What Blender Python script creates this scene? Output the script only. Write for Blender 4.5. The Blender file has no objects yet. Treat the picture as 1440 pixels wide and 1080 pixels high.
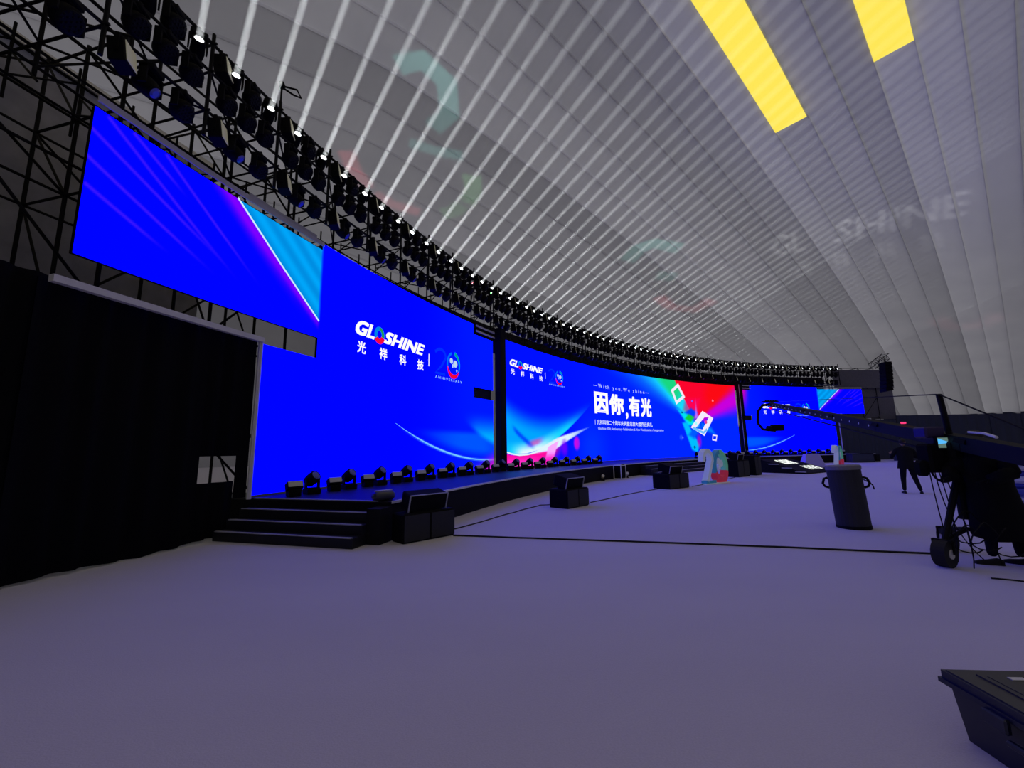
import bpy, bmesh, math, random
import numpy as np
from mathutils import Vector, Matrix
random.seed(7)
D = bpy.data
COL = bpy.context.scene.collection
PI = math.pi
V = Vector

# ------------------------------------------------------------------ camera
FPX, PITCH, ROLL, EYE = 584.58, 0.1548, -0.0159, 1.6
fw = V((0, math.cos(PITCH), math.sin(PITCH)))
up0 = V((0, -math.sin(PITCH), math.cos(PITCH)))
r0 = V((1, 0, 0))
rt = r0 * math.cos(ROLL) + up0 * math.sin(ROLL)
up = -r0 * math.sin(ROLL) + up0 * math.cos(ROLL)
cd = D.cameras.new('camera')
cam = D.objects.new('camera', cd)
COL.objects.link(cam)
cd.sensor_width = 36.0
cd.sensor_fit = 'HORIZONTAL'
cd.lens = FPX / 1440 * 36.0
cd.clip_start = 0.05
cd.clip_end = 600
cam.matrix_world = Matrix(((rt.x, up.x, -fw.x, 0), (rt.y, up.y, -fw.y, 0), (rt.z, up.z, -fw.z, EYE), (0, 0, 0, 1)))
sc = bpy.context.scene
sc.camera = cam

# ------------------------------------------------------------------ light and exposure
sc.view_settings.view_transform = 'Standard'
sc.view_settings.look = 'None'
sc.view_settings.gamma = 1.0
sc.view_settings.exposure = 0.0
sc.view_settings.use_curve_mapping = False
sc.cycles.transparent_max_bounces = 96
sc.cycles.max_bounces = 8
sc.cycles.diffuse_bounces = 4
sc.cycles.transmission_bounces = 4
sc.cycles.volume_bounces = 0
sc.cycles.sample_clamp_indirect = 0.45

SKY = 0.345            # overcast daylight outside; it soaks through the white membrane roof
BEAM_W = 22.0        # each beam fixture
SCREEN_GAIN = 1.0
BLUE_BOOST = 1.4       # the LED walls' blue is brighter than the picture can show

world = D.worlds.new('overcast_sky')
sc.world = world
world.use_nodes = True
wn = world.node_tree.nodes
wl = world.node_tree.links
wn.clear()
wo = wn.new('ShaderNodeOutputWorld')
wb = wn.new('ShaderNodeBackground')
tc = wn.new('ShaderNodeTexCoord')
sx = wn.new('ShaderNodeSeparateXYZ')
mr = wn.new('ShaderNodeMapRange')
mx = wn.new('ShaderNodeMix'); mx.data_type = 'RGBA'
wl.new(tc.outputs['Generated'], sx.inputs[0])
wl.new(sx.outputs['Z'], mr.inputs[0])
mr.inputs[1].default_value = 0.0; mr.inputs[2].default_value = 1.0
wl.new(mr.outputs[0], mx.inputs[0])
mx.inputs[6].default_value = (1.28, 1.22, 1.32, 1)
mx.inputs[7].default_value = (0.92, 0.93, 0.97, 1)
wl.new(mx.outputs[2], wb.inputs[0])
wb.inputs[1].default_value = SKY
wl.new(wb.outputs[0], wo.inputs[0])

# ------------------------------------------------------------------ frames of the place
C = V((38.3913, -4.5442, 0))       # centre of the circle the LED wall follows
TH = 2.2823                        # middle of the stage seen from that centre
RS = 45.9                          # radius of the LED wall
NV = V((math.cos(TH), math.sin(TH), 0))      # towards the back of the stage
CV = V((NV.y, -NV.x, 0))                     # along the stage, away from the camera
CR = C + NV * 1.0                  # centre of the lamp truss arc
RR = 44.45
def P(a, R, z=0.0): return V((C.x + R * math.cos(TH + a), C.y + R * math.sin(TH + a), z))
def Q(b, R, z=0.0): return V((CR.x + R * math.cos(TH + b), CR.y + R * math.sin(TH + b), z))
H_STAGE = 0.68

# ------------------------------------------------------------------ materials
def lin(c): return tuple(((x / 255) / 12.92 if x / 255 <= 0.04045 else ((x / 255 + 0.055) / 1.055) ** 2.4) for x in c)
def mat(name, rgb, rough=0.6, metal=0.0, bump=0.0, scale=40.0, var=0.0, spec=0.5, emit=None, es=1.0):
    m = D.materials.new(name); m.use_nodes = True
    nt = m.node_tree; b = nt.nodes['Principled BSDF']
    b.inputs['Base Color'].default_value = (*rgb, 1)
    b.inputs['Roughness'].default_value = rough
    b.inputs['Metallic'].default_value = metal
    b.inputs['Specular IOR Level'].default_value = spec
    if bump or var:
        t = nt.nodes.new('ShaderNodeTexCoord'); n = nt.nodes.new('ShaderNodeTexNoise')
        n.inputs['Scale'].default_value = scale; n.inputs['Detail'].default_value = 4
        nt.links.new(t.outputs['Object'], n.inputs['Vector'])
        if bump:
            bp = nt.nodes.new('ShaderNodeBump'); bp.inputs['Strength'].default_value = bump
            nt.links.new(n.outputs['Fac'], bp.inputs['Height']); nt.links.new(bp.outputs[0], b.inputs['Normal'])
        if var:
            mm = nt.nodes.new('ShaderNodeMix'); mm.data_type = 'RGBA'
            mm.inputs[6].default_value = (*[x * (1 - var) for x in rgb], 1)
            mm.inputs[7].default_value = (*[min(1, x * (1 + var)) for x in rgb], 1)
            nt.links.new(n.outputs['Fac'], mm.inputs[0]); nt.links.new(mm.outputs[2], b.inputs['Base Color'])
    if emit:
        b.inputs['Emission Color'].default_value = (*emit, 1); b.inputs['Emission Strength'].default_value = es
    return m
def emat(name, rgb, s=1.0, sample=True):
    m = D.materials.new(name); m.use_nodes = True; nt = m.node_tree; nt.nodes.clear()
    o = nt.nodes.new('ShaderNodeOutputMaterial'); e = nt.nodes.new('ShaderNodeEmission')
    e.inputs[0].default_value = (*rgb, 1); e.inputs[1].default_value = s
    nt.links.new(e.outputs[0], o.inputs[0])
    if not sample: m.cycles.emission_sampling = 'NONE'
    return m

BLACK = mat('black_plastic', (0.0035, 0.0035, 0.005), 0.8, bump=0.1, spec=0.12)
BLACKM = mat('black_tube', (0.006, 0.006, 0.008), 0.7, 0.0, var=0.2, scale=3, spec=0.15)
STEEL = mat('scaffold_steel', (0.030, 0.031, 0.040), 0.55, 0.4, var=0.25, scale=4)
DARKCLOTH = mat('black_molton', (0.0035, 0.0035, 0.006), 0.95, bump=0.3, scale=30, spec=0.05)
DRAPE = mat('navy_drape', (0.055, 0.062, 0.10), 0.95, bump=0.3, scale=20, spec=0.05)
GREYAL = mat('aluminium_strip', (0.75, 0.74, 0.72), 0.6, 0.0, var=0.1, scale=5)
PALE = mat('pale_panel', (0.62, 0.60, 0.42), 0.5, emit=(0.62, 0.60, 0.42), es=0.12, bump=0.05)
PALEG = mat('grey_panel', (0.60, 0.60, 0.50), 0.5, bump=0.05)
LENSD = mat('dark_lens', (0.003, 0.003, 0.005), 0.6, spec=0.12, bump=0.05, scale=80)
LENSB = mat('blue_lens', (0.03, 0.035, 0.12), 0.2, spec=0.8, emit=(0.05, 0.06, 0.6), es=0.08)
LENSW = emat('lit_lens', (0.92, 0.97, 1.0), 3.0, False)
STAGE = mat('stage_deck', (0.012, 0.012, 0.018), 0.5, var=0.3, scale=6, spec=0.3)
FASCIA = mat('stage_fascia', (0.007, 0.007, 0.010), 0.8, bump=0.15, scale=12, spec=0.15)
NOSE = mat('step_nosing', (0.42, 0.42, 0.45), 0.5, 0.1, var=0.2, scale=9)
GAUZE = mat('grey_gauze', (0.15, 0.145, 0.16), 0.9, bump=0.4, scale=9, var=0.25, spec=0.1)
WOOL = mat('black_wool', (0.007, 0.007, 0.010), 0.95, bump=0.5, scale=60, spec=0.1)
SUIT = mat('dark_suit', (0.010, 0.010, 0.016), 0.9, bump=0.3, scale=60, spec=0.1)
SKIN = mat('skin', (0.36, 0.22, 0.16), 0.6, var=0.08, scale=8)
HAIR = mat('black_hair', (0.006, 0.005, 0.005), 0.6, bump=0.6, scale=90)
RUBBER = mat('rubber', (0.008, 0.008, 0.010), 0.8, bump=0.1)

MASK = mat('slot_darkening', (0.02, 0.02, 0.04), 0.8, bump=.6, scale=60, var=.4, spec=.1)  # near-black colour for the sheets added to darken the wall slots
TRIM = mat('bright_trim', (0.75, 0.75, 0.78), 0.5, bump=.02)
def floor_mat():
    m = D.materials.new('grey_carpet'); m.use_nodes = True; nt = m.node_tree; b = nt.nodes['Principled BSDF']
    b.inputs['Roughness'].default_value = 0.92; b.inputs['Specular IOR Level'].default_value = 0.15
    b.inputs['Sheen Weight'].default_value = 0.8; b.inputs['Sheen Roughness'].default_value = 0.5; b.inputs['Sheen Tint'].default_value = (1, .96, 1, 1)
    t = nt.nodes.new('ShaderNodeTexCoord')
    n1 = nt.nodes.new('ShaderNodeTexNoise'); n1.inputs['Scale'].default_value = 0.35; n1.inputs['Detail'].default_value = 5
    n2 = nt.nodes.new('ShaderNodeTexNoise'); n2.inputs['Scale'].default_value = 90; n2.inputs['Detail'].default_value = 3
    mp = nt.nodes.new('ShaderNodeMapping'); mp.inputs['Scale'].default_value = (1, 3.0, 1); mp.inputs['Rotation'].default_value = (0, 0, -0.7)
    nt.links.new(t.outputs['Object'], mp.inputs[0])
    nt.links.new(mp.outputs[0], n1.inputs['Vector']); nt.links.new(t.outputs['Object'], n2.inputs['Vector'])
    a = nt.nodes.new('ShaderNodeMix'); a.data_type = 'RGBA'
    a.inputs[6].default_value = (0.67, 0.625, 0.68, 1); a.inputs[7].default_value = (0.80, 0.75, 0.81, 1)
    nt.links.new(n1.outputs['Fac'], a.inputs[0])
    c = nt.nodes.new('ShaderNodeMix'); c.data_type = 'RGBA'; c.blend_type = 'MULTIPLY'; c.inputs[0].default_value = 0.35
    nt.links.new(a.outputs[2], c.inputs[6]); nt.links.new(n2.outputs['Color'], c.inputs[7])
    g = nt.nodes.new('ShaderNodeMix'); g.data_type = 'RGBA'; g.blend_type = 'MULTIPLY'; g.inputs[0].default_value = 0.25
    nt.links.new(a.outputs[2], g.inputs[6]); nt.links.new(n2.outputs['Fac'], g.inputs[7])
    nt.links.new(g.outputs[2], b.inputs['Base Color'])
    bp = nt.nodes.new('ShaderNodeBump'); bp.inputs['Strength'].default_value = 0.35; bp.inputs['Distance'].default_value = 0.01
    nt.links.new(n2.outputs['Fac'], bp.inputs['Height']); nt.links.new(bp.outputs[0], b.inputs['Normal'])
    return m
CARPET = floor_mat()

def membrane(name, k, tr=0.42):
    m = D.materials.new(name); m.use_nodes = True; nt = m.node_tree; nt.nodes.clear()
    o = nt.nodes.new('ShaderNodeOutputMaterial')
    d = nt.nodes.new('ShaderNodeBsdfDiffuse'); t = nt.nodes.new('ShaderNodeBsdfTranslucent'); a = nt.nodes.new('ShaderNodeMixShader')
    tcn = nt.nodes.new('ShaderNodeTexCoord'); n = nt.nodes.new('ShaderNodeTexNoise')
    n.inputs['Scale'].default_value = 0.22; n.inputs['Detail'].default_value = 5
    nt.links.new(tcn.outputs['Object'], n.inputs['Vector'])
    mm = nt.nodes.new('ShaderNodeMix'); mm.data_type = 'RGBA'
    mm.inputs[6].default_value = (0.70 * k, 0.70 * k, 0.74 * k, 1); mm.inputs[7].default_value = (0.92 * k, 0.92 * k, 0.92 * k, 1)
    nt.links.new(n.outputs['Fac'], mm.inputs[0])
    nt.links.new(mm.outputs[2], d.inputs[0]); nt.links.new(mm.outputs[2], t.inputs[0])
    a.inputs[0].default_value = tr
    nt.links.new(d.outputs[0], a.inputs[1]); nt.links.new(t.outputs[0], a.inputs[2]); nt.links.new(a.outputs[0], o.inputs[0])
    return m
MEMB = [membrane('white_membrane_%s' % s, k) for s, k in (('bright', 1.0), ('plain', 0.88), ('dull', 0.76))]
MEMBDARK = membrane('gable_membrane', 0.5, 0.18)
SKYL = emat('yellow_skylight', lin((255, 231, 88)), 1.0)

# ------------------------------------------------------------------ mesh helpers
class MB:
    def __init__(s): s.v = []; s.f = []
    def add(s, vs, fs):
        o = len(s.v); s.v += [tuple(x) for x in vs]; s.f += [tuple(i + o for i in f) for f in fs]; return s
    def box(s, c, d, M=None):
        x, y, z = d[0] / 2, d[1] / 2, d[2] / 2; c = V(c)
        vs = [V((i * x, j * y, k * z)) for i in (-1, 1) for j in (-1, 1) for k in (-1, 1)]
        vs = [c + (M @ q if M else q) for q in vs]
        return s.add(vs, [(0, 1, 3, 2), (4, 6, 7, 5), (0, 4, 5, 1), (2, 3, 7, 6), (0, 2, 6, 4), (1, 5, 7, 3)])
    def bbox(s, c, d, b=0.02, M=None):
        # box with chamfered edges
        x, y, z = d[0] / 2, d[1] / 2, d[2] / 2; c = V(c); vs = []
        bm = bmesh.new(); bmesh.ops.create_cube(bm, size=1)
        for q in bm.verts: q.co = V((q.co.x * d[0], q.co.y * d[1], q.co.z * d[2]))
        bmesh.ops.bevel(bm, geom=list(bm.edges), offset=b, segments=1, affect='EDGES')
        bm.verts.ensure_lookup_table()
        vs = [c + (M @ q.co if M else q.co) for q in bm.verts]
        fs = [[q.index for q in f.verts] for f in bm.faces]; bm.free()
        return s.add(vs, fs)
    def tube(s, p, q, r, n=8, r2=None, cap=True):
        p = V(p); q = V(q); d = (q - p)
        if d.length < 1e-6: return s
        d.normalize(); a = d.cross(V((0, 0, 1)) if abs(d.z) < .9 else V((1, 0, 0))).normalized(); b = d.cross(a)
        r2 = r if r2 is None else r2; vs = []
        for k in range(n):
            t = 2 * PI * k / n; e = a * math.cos(t) + b * math.sin(t); vs += [p + e * r, q + e * r2]
        fs = [(2 * k, 2 * ((k + 1) % n), 2 * ((k + 1) % n) + 1, 2 * k + 1) for k in range(n)]
        if cap: fs += [tuple(2 * k for k in range(n))[::-1], tuple(2 * k + 1 for k in range(n))]
        return s.add(vs, fs)
    def path(s, pts, r, n=6):
        pts = [V(p) for p in pts]; rings = []
        a = None
        for i, p in enumerate(pts):
            d = (pts[min(i + 1, len(pts) - 1)] - pts[max(i - 1, 0)]).normalized()
            if a is None: a = d.cross(V((0, 0, 1)) if abs(d.z) < .9 else V((1, 0, 0))).normalized()
            else: a = (a - d * a.dot(d)).normalized()
            b = d.cross(a); rings.append([p + (a * math.cos(2 * PI * k / n) + b * math.sin(2 * PI * k / n)) * r for k in range(n)])
        vs = [q for R_ in rings for q in R_]; fs = []
        for i in range(len(pts) - 1):
            for k in range(n): fs.append((i * n + k, i * n + (k + 1) % n, (i + 1) * n + (k + 1) % n, (i + 1) * n + k))
        fs += [tuple(range(n))[::-1], tuple((len(pts) - 1) * n + k for k in range(n))]
        return s.add(vs, fs)
    def lathe(s, prof, M=None, n=16, c=(0, 0, 0)):
        # prof: (r, h) along local z
        c = V(c); vs = []
        for r, h in prof:
            for k in range(n):
                q = V((r * math.cos(2 * PI * k / n), r * math.sin(2 * PI * k / n), h)); vs.append(c + (M @ q if M else q))
        fs = [(i * n + k, i * n + (k + 1) % n, (i + 1) * n + (k + 1) % n, (i + 1) * n + k) for i in range(len(prof) - 1) for k in range(n)]
        fs += [tuple(range(n))[::-1], tuple((len(prof) - 1) * n + k for k in range(n))]
        return s.add(vs, fs)
    def build(s, name, m, parent=None, smooth=False):
        me = D.meshes.new(name); me.from_pydata(s.v, [], s.f); me.update()
        if smooth:
            bm = bmesh.new(); bm.from_mesh(me); bmesh.ops.recalc_face_normals(bm, faces=bm.faces); bm.to_mesh(me); bm.free()
        me.materials.append(m)
        if smooth: me.shade_smooth(); 
        return link(name, me, parent)
def link(name, data, parent=None):
    o = D.objects.new(name, data); COL.objects.link(o)
    if parent: o.parent = parent
    return o
def tag(o, label=None, cat=None, group=None, kind=None):
    if label: o['label'] = label
    if cat: o['category'] = cat
    if group: o['group'] = group
    if kind: o['kind'] = kind
    return o
def empty(name, loc=(0, 0, 0), rz=0.0, label=None, cat=None, group=None, kind=None):
    o = D.objects.new(name, None); COL.objects.link(o); o.location = loc; o.rotation_euler = (0, 0, rz); o.empty_display_size = 0.2
    return tag(o, label, cat, group, kind)
KIDS = {}
def copy_tree(root, loc, rz, label=None, group=None):
    def rec(o, par):
        c = o.copy(); COL.objects.link(c); c.parent = par
        for ch in KIDS[o.name]: rec(ch, c)
        return c
    c = rec(root, None); c.location = loc; c.rotation_euler = (0, 0, rz)
    if label: c['label'] = label
    if group: c['group'] = group
    return c
def learn(root):
    def rec(o):
        KIDS[o.name] = list(o.children)
        for ch in o.children: rec(ch)
    rec(root)
def rotx(a): return Matrix.Rotation(a, 3, 'X')
def rotz(a): return Matrix.Rotation(a, 3, 'Z')
def align(d):   # rotation taking +Z to d
    return V((0, 0, 1)).rotation_difference(V(d).normalized()).to_matrix()

# arc prism: an annular block
def arc_block(mb, a0, a1, R0, R1, z0, z1, n=24, fn=P):
    vs = []
    for i in range(n + 1):
        a = a0 + (a1 - a0) * i / n
        vs += [fn(a, R0, z0), fn(a, R1, z0), fn(a, R1, z1), fn(a, R0, z1)]
    fs = []
    for i in range(n):
        for k in range(4): fs.append((4 * i + k, 4 * i + (k + 1) % 4, 4 * i + 4 + (k + 1) % 4, 4 * i + 4 + k))
    fs += [(3, 2, 1, 0), (4 * n, 4 * n + 1, 4 * n + 2, 4 * n + 3)]
    return mb.add(vs, fs)

# ------------------------------------------------------------------ the hall: floor, membrane vault, walls
AZ = 0.697
VC = V((math.cos(AZ), math.sin(AZ), 0)); VN = V((-VC.y, VC.x, 0))
CC0, VW, VZ, VH, VE = -10.253, 96.0, 6.0, 22.3, 1.278
def vault(t, n, dz=0.0):
    c = math.cos(t); s = max(0.0, math.sin(t)); sg = 1 if c >= 0 else -1
    k = 1 + dz / 30.0
    x = VW * k * sg * abs(c) ** (2 / VE); z = VZ + VH * k * s ** (2 / VE)
    return VC * (x - CC0) + VN * n + V((0, 0, z))
N_END = 61.0
def hall_pt(c, n, z=0): return VC * (c - CC0) + VN * n + V((0, 0, z))

mb = MB()
mb.add([hall_pt(-99, -75), hall_pt(99, -75), hall_pt(99, 64), hall_pt(-99, 64), hall_pt(-99, -75, -.3), hall_pt(99, -75, -.3), hall_pt(99, 64, -.3), hall_pt(-99, 64, -.3)],
       [(0, 1, 2, 3), (7, 6, 5, 4), (0, 4, 5, 1), (1, 5, 6, 2), (2, 6, 7, 3), (3, 7, 4, 0)])
floor = mb.build('floor', CARPET); tag(floor, 'blue-grey carpet over the whole hall floor', kind='structure')

seams = [-1.119 + (4.586 + 1.119) * i / 3 for i in range(3)] + [4.586 + (10.836 - 4.586) * i / 3 for i in range(3)] + [10.836, 13.27, 15.705, 18.815, 21.831, 25.1, 28.7, 32.7, 37.2, 42.2, 47.8, 54.0, N_END]
low = []
x = -1.119
while x > -68: x -= 1.95; low.append(x)
seams = low[::-1] + seams
ceiling = empty('ceiling', (0, 0, 0), label='pale grey pleated membrane vault', kind='structure')
ts = [PI * (0.5 - 0.5 * math.cos(PI * i / 80)) for i in range(81)]
def strip(n0, n1, t0=0.0, t1=PI, inset=0.0, step=0.30):
    m_ = MB(); tt = [t for t in ts if t0 < t < t1]; tt = [t0] + tt + [t1]; vs = []
    for t in tt: vs += [vault(t, n0, -inset), vault(t, n1, step - inset), vault(t, n1, step - inset), vault(t, n1 + 0.03, -0.02 - inset)]
    fs = []
    for i in range(len(tt) - 1):
        a = 4 * i; b = a + 4
        fs += [(a, a + 1, b + 1, b)]
        if step: fs += [(a + 2, a + 3, b + 3, b + 2)]
    return m_.add(vs, fs)
for i in range(len(seams) - 1):
    o = strip(seams[i], seams[i + 1]).build('roof_panel', MEMB[(i * 5 + i // 3) % 3], ceiling, smooth=True)
# lit yellow skylight strips let into the pleats
def t_of(c): # angle for lateral coordinate
    return math.acos(min(1, (abs(c) / VW)) ** (VE / 2)) if c > 0 else PI - math.acos(min(1, abs(c) / VW) ** (VE / 2))
w1 = strip(6.69, 8.74, t_of(23.9), t_of(-26), 0.20, 0.0).build('window_1', SKYL); tag(w1, 'long lit yellow skylight, left of the two in the roof', kind='structure')
w2 = strip(0.80, 2.66, t_of(22.4), t_of(-26), 0.20, 0.0).build('window_2', SKYL); tag(w2, 'short lit yellow skylight near the top right', kind='structure')

# low perimeter walls under the vault and the two gables
mb = MB()
for s_ in (1, -1):
    c = s_ * 96.2
    mb.add([hall_pt(c, -75), hall_pt(c, 62), hall_pt(c, 62, 6.3), hall_pt(c, -75, 6.3), hall_pt(c + s_ * .3, -75), hall_pt(c + s_ * .3, 62), hall_pt(c + s_ * .3, 62, 6.3), hall_pt(c + s_ * .3, -75, 6.3)],
           [(0, 1, 2, 3), (7, 6, 5, 4), (3, 2, 6, 7), (0, 4, 5, 1), (0, 3, 7, 4), (1, 5, 6, 2)])
    o = mb.build('wall_right' if s_ > 0 else 'wall_left', DRAPE); tag(o, kind='structure'); mb = MB()
def gable(n, name, m):
    g = MB(); g.v = [tuple(hall_pt(0, n, 0))]
    pts = [hall_pt(96, n, 0)] + [vault(t, n) for t in ts] + [hall_pt(-96, n, 0)]
    g.v += [tuple(q) for q in pts]; g.f = [(0, i, i + 1) for i in range(1, len(pts))]
    o = g.build(name, m); return tag(o, kind='structure')
gable(N_END, 'wall_back', MEMBDARK); gable(seams[0], 'wall_front', MEMBDARK)

# ------------------------------------------------------------------ LED walls
def smooth(e0, e1, x):
    t = np.clip((x - e0) / (e1 - e0), 0, 1); return t * t * (3 - 2 * t)
def mixc(c, col, w): return c * (1 - w[..., None]) + np.array(col, float) * w[..., None]
def art_side(s, z, k):
    """s: arc length, positive to the right; k=-1 left wall, +1 right wall. colours 0-255 sRGB"""
    u = s * k                       # distance outwards from the stage middle
    c = np.zeros(s.shape + (3,)); c[:] = (0, 4, 252)
    c = mixc(c, (0, 24, 255), smooth(20.5, 15.5, u))
    # pale swoosh near the inner bottom
    ze = 1.13 + 0.034 * (u - 14.6) ** 2
    w = smooth(0.0, 0.5, z - ze) * smooth(2.45, 2.15, z) * smooth(20.8, 16.8, u) * smooth(13.0, 15.5, u)
    c = mixc(c, (0, 96, 255), w * 0.85)
    c = mixc(c, (90, 190, 255), smooth(0.07, 0.0, abs(z - ze)) * smooth(20.9, 19.0, u) * 0.9)
    # cyan field and pink glow that run on from the middle screen
    if k < 0:
        q = 1.13 + 0.115 * (16.6 - np.minimum(u, 16.6)) * 0 + 0.0
        zc = 1.69 + 0.30 * (u - 14.5) + 0.06 * (u - 14.5) ** 2
        w = smooth(0, 0.35, z - zc) * smooth(3.3, 1.9, z) * smooth(17.0, 15.6, u)
        c = mixc(c, (0, 180, 235), w)
        c = mixc(c, (255, 30, 190), smooth(1.7, 0.7, z + 0.35 * (u - 14.5)) * smooth(17.2, 14.6, u) * 0.9)
    else:
        c = mixc(c, (200, 0, 190), smooth(3.6, 6.4, z - 0.9 * (u - 14.6)) * smooth(16.0, 15.2, u))
    # outer wing: cyan triangle, white edge, violet band
    L = 24.2 + (z - 4.95) * 1.24                   # u of the diagonal at height z
    wing = smooth(24.15, 24.25, u)
    d = u - L
    st = 0.5 + 0.5 * np.sin((u * 1.0 - z * 1.24) * 9.0) * 0.6
    cy = np.stack([np.zeros_like(u), 132 + 42 * st + 0 * u, 214 + 20 * st], -1)
    wcy = wing * smooth(0.02, -0.04, d) * smooth(4.7, 5.0, z)
    c = c * (1 - wcy[..., None]) + cy * wcy[..., None]
    c = mixc(c, (150, 0, 240), wing * smooth(0.0, 0.02, d) * smooth(0.75, 0.05, d) * smooth(4.6, 6.6, z))
    c = mixc(c, (120, 0, 240), wing * smooth(0.0, 0.02, d) * smooth(0.35, 0.05, d) * smooth(4.2, 5.2, z))
    for (u0, z0_, u1, z1_) in ((28.95, 6.88, 26.4, 5.1), (29.15, 6.55, 26.6, 5.3), (28.07, 6.88, 25.9, 5.2), (29.15, 6.08, 26.9, 5.05), (29.13, 5.64, 27.8, 5.1), (28.6, 6.9, 27.6, 6.3)):
        dx, dz = u1 - u0, z1_ - z0_; Ln = math.hypot(dx, dz)
        t = ((u - u0) * dx + (z - z0_) * dz) / Ln ** 2; dd = abs((u - u0) * dz - (z - z0_) * dx) / Ln
        c = mixc(c, (70, 25, 245), smooth(0.05, 0.0, dd) * smooth(-0.02, 0.0, t) * smooth(1.0, 0.5, t) * 0.9)
    return c
def poly_w(s, z, pts, soft):
    """soft inside mask of a convex polygon, anticlockwise"""
    w = np.ones_like(s)
    for i in range(len(pts)):
        x0, y0 = pts[i]; x1, y1 = pts[(i + 1) % len(pts)]
        L = math.hypot(x1 - x0, y1 - y0); d = ((x1 - x0) * (z - y0) - (y1 - y0) * (s - x0)) / L
        w = np.minimum(w, smooth(-soft, soft, d))
    return w
def art_mid(s, z):
    c = np.zeros(s.shape + (3,)); c[:] = (0, 16, 254)
    c = mixc(c, (0, 40, 255), smooth(-9, 4, s) * 0.9)
    # lower left wave
    zc = np.where(s < -12.3, 1.3 + 0.115 * (s + 12.3) ** 2 * 0.7, 1.3 + 0.052 * (s + 12.3) ** 2 * 1.2 - 0.0015 * (s + 12.3) ** 3)
    above = z - zc
    w = smooth(0, 0.06, above) * smooth(3.0, 1.6, above + (s + 13.5) * 0.28) * smooth(-3.8, -8.0, s)
    c = mixc(c, (0, 165, 250), w)
    c = mixc(c, (20, 215, 245), w * smooth(0.8, 0.1, above) * smooth(-14.2, -12.5, s))
    c = mixc(c, (235, 250, 255), smooth(0, 0.05, above) * smooth(0.75, 0.02, above) * smooth(-13.2, -11.8, s) * smooth(-8.0, -10.6, s))
    c = mixc(c, (250, 40, 170), w * smooth(0.22, 0.42, above) * smooth(0.75, 0.5, above) * smooth(-11.8, -11.0, s) * smooth(-9.6, -10.6, s) * 0.6)
    c = mixc(c, (0, 60, 245), w * smooth(0.25, 0.0, abs(above - 1.0 + (s + 12.2) * 0.55)) * smooth(-13.0, -12.4, s) * smooth(-10.6, -11.6, s) * 0.9)
    below = -above
    w = smooth(0, 0.05, below) * smooth(-14.1, -13.3, s) * smooth(-7.4, -9.0, s) * smooth(1.3, 0.35, below - 0.0)
    c = mixc(c, (255, 10, 160), w)
    c = mixc(c, (255, 60, 215), smooth(1.35, 0.75, z) * smooth(-9.6, -11.5, s) * 0.95)
    # white blade up to the right and its tail
    zb = 1.58 + (s + 10.2) * 0.252
    w = poly_w(s, z, [(-11.2, 1.32), (-8.8, 1.5), (-5.0, 2.86), (-8.4, 2.2)], 0.05)
    c = mixc(c, (225, 245, 255), w)
    w = poly_w(s, z, [(-9.9, 0.7), (-9.1, 0.7), (-8.7, 1.4), (-8.3, 2.1), (-9.4, 1.75)], 0.08)
    c = mixc(c, (250, 170, 240), w)
    c = mixc(c, (255, 30, 200), w * smooth(1.5, 0.9, z))
    c = mixc(c, (255, 0, 210), smooth(0.42, 0.2, np.hypot(s + 6.34, (z - 1.88) * 0.8)))
    c = mixc(c, (120, 0, 235), smooth(0.5, 0.1, np.hypot(s + 7.7, (z - 1.6) * 0.7)) * 0.8)
    # fan of colour, upper right
    ox, oz = 8.75, 3.5
    dx, dz = s - ox, z - oz; ang = np.degrees(np.arctan2(dz, dx)); r = np.hypot(dx, dz)
    top = (dz > -0.6)
    g = smooth(156, 143, ang) * (ang > 100); g2 = smooth(125.5, 123.5, ang) * (ang > 60)
    c = mixc(c, (10, 120, 250), smooth(165, 150, ang) * (ang > 100) * smooth(-0.2, 1.0, dz))
    c = mixc(c, (20, 215, 235), g * smooth(0.3, 0.8, r))
    c = mixc(c, (20, 225, 230), smooth(0.9, 0.1, abs(ang - 146) / 9) * smooth(5.0, 2.0, r) * smooth(.4, 1.0, r) * (ang > 100))
    c = mixc(c, (25, 215, 130), smooth(148, 138, ang) * (ang > 100) * smooth(2.2, 3.6, r))
    red = (ang < 125) & (ang > 0)
    c = mixc(c, (250, 5, 60), g2 * 1.0 * smooth(0.5, 0.9, r))
    fan = smooth(12, 34, ang) * (ang < 125)
    c = mixc(c, (200, 0, 215), smooth(4, 22, ang) * (ang < 110) * smooth(0.5, 1.0, r))
    c = mixc(c, (252, 5, 45), smooth(26, 40, ang) * smooth(125.5, 123.5, ang) * smooth(0.6, 1.0, r))
    c = mixc(c, (252, 10, 20), smooth(26, 40, ang) * smooth(75, 50, ang) * smooth(1.8, 3.2, r))
    c = mixc(c, (255, 0, 110), poly_w(s, z, [(7.2, 4.6), (8.8, 3.7), (9.4, 5.6), (7.6, 5.5)], 0.3) * 0.6)
    # shards
    c = mixc(c, (0, 225, 225), poly_w(s, z, [(6.4, 4.6), (7.6, 3.3), (8.9, 3.3), (7.5, 4.3)], 0.15))
    c = mixc(c, (0, 190, 235), poly_w(s, z, [(7.9, 1.3), (8.6, 1.05), (8.9, 1.7), (7.5, 3.6), (6.9, 3.5)], 0.12))
    c = mixc(c, (0, 90, 240), poly_w(s, z, [(7.6, 2.5), (8.3, 2.2), (9.5, 3.2), (8.8, 3.6)], 0.2))
    c = mixc(c, (0, 60, 235), poly_w(s, z, [(7.3, 4.35), (8.4, 4.0), (9.0, 4.4), (8.2, 4.75)], 0.12))
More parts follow.
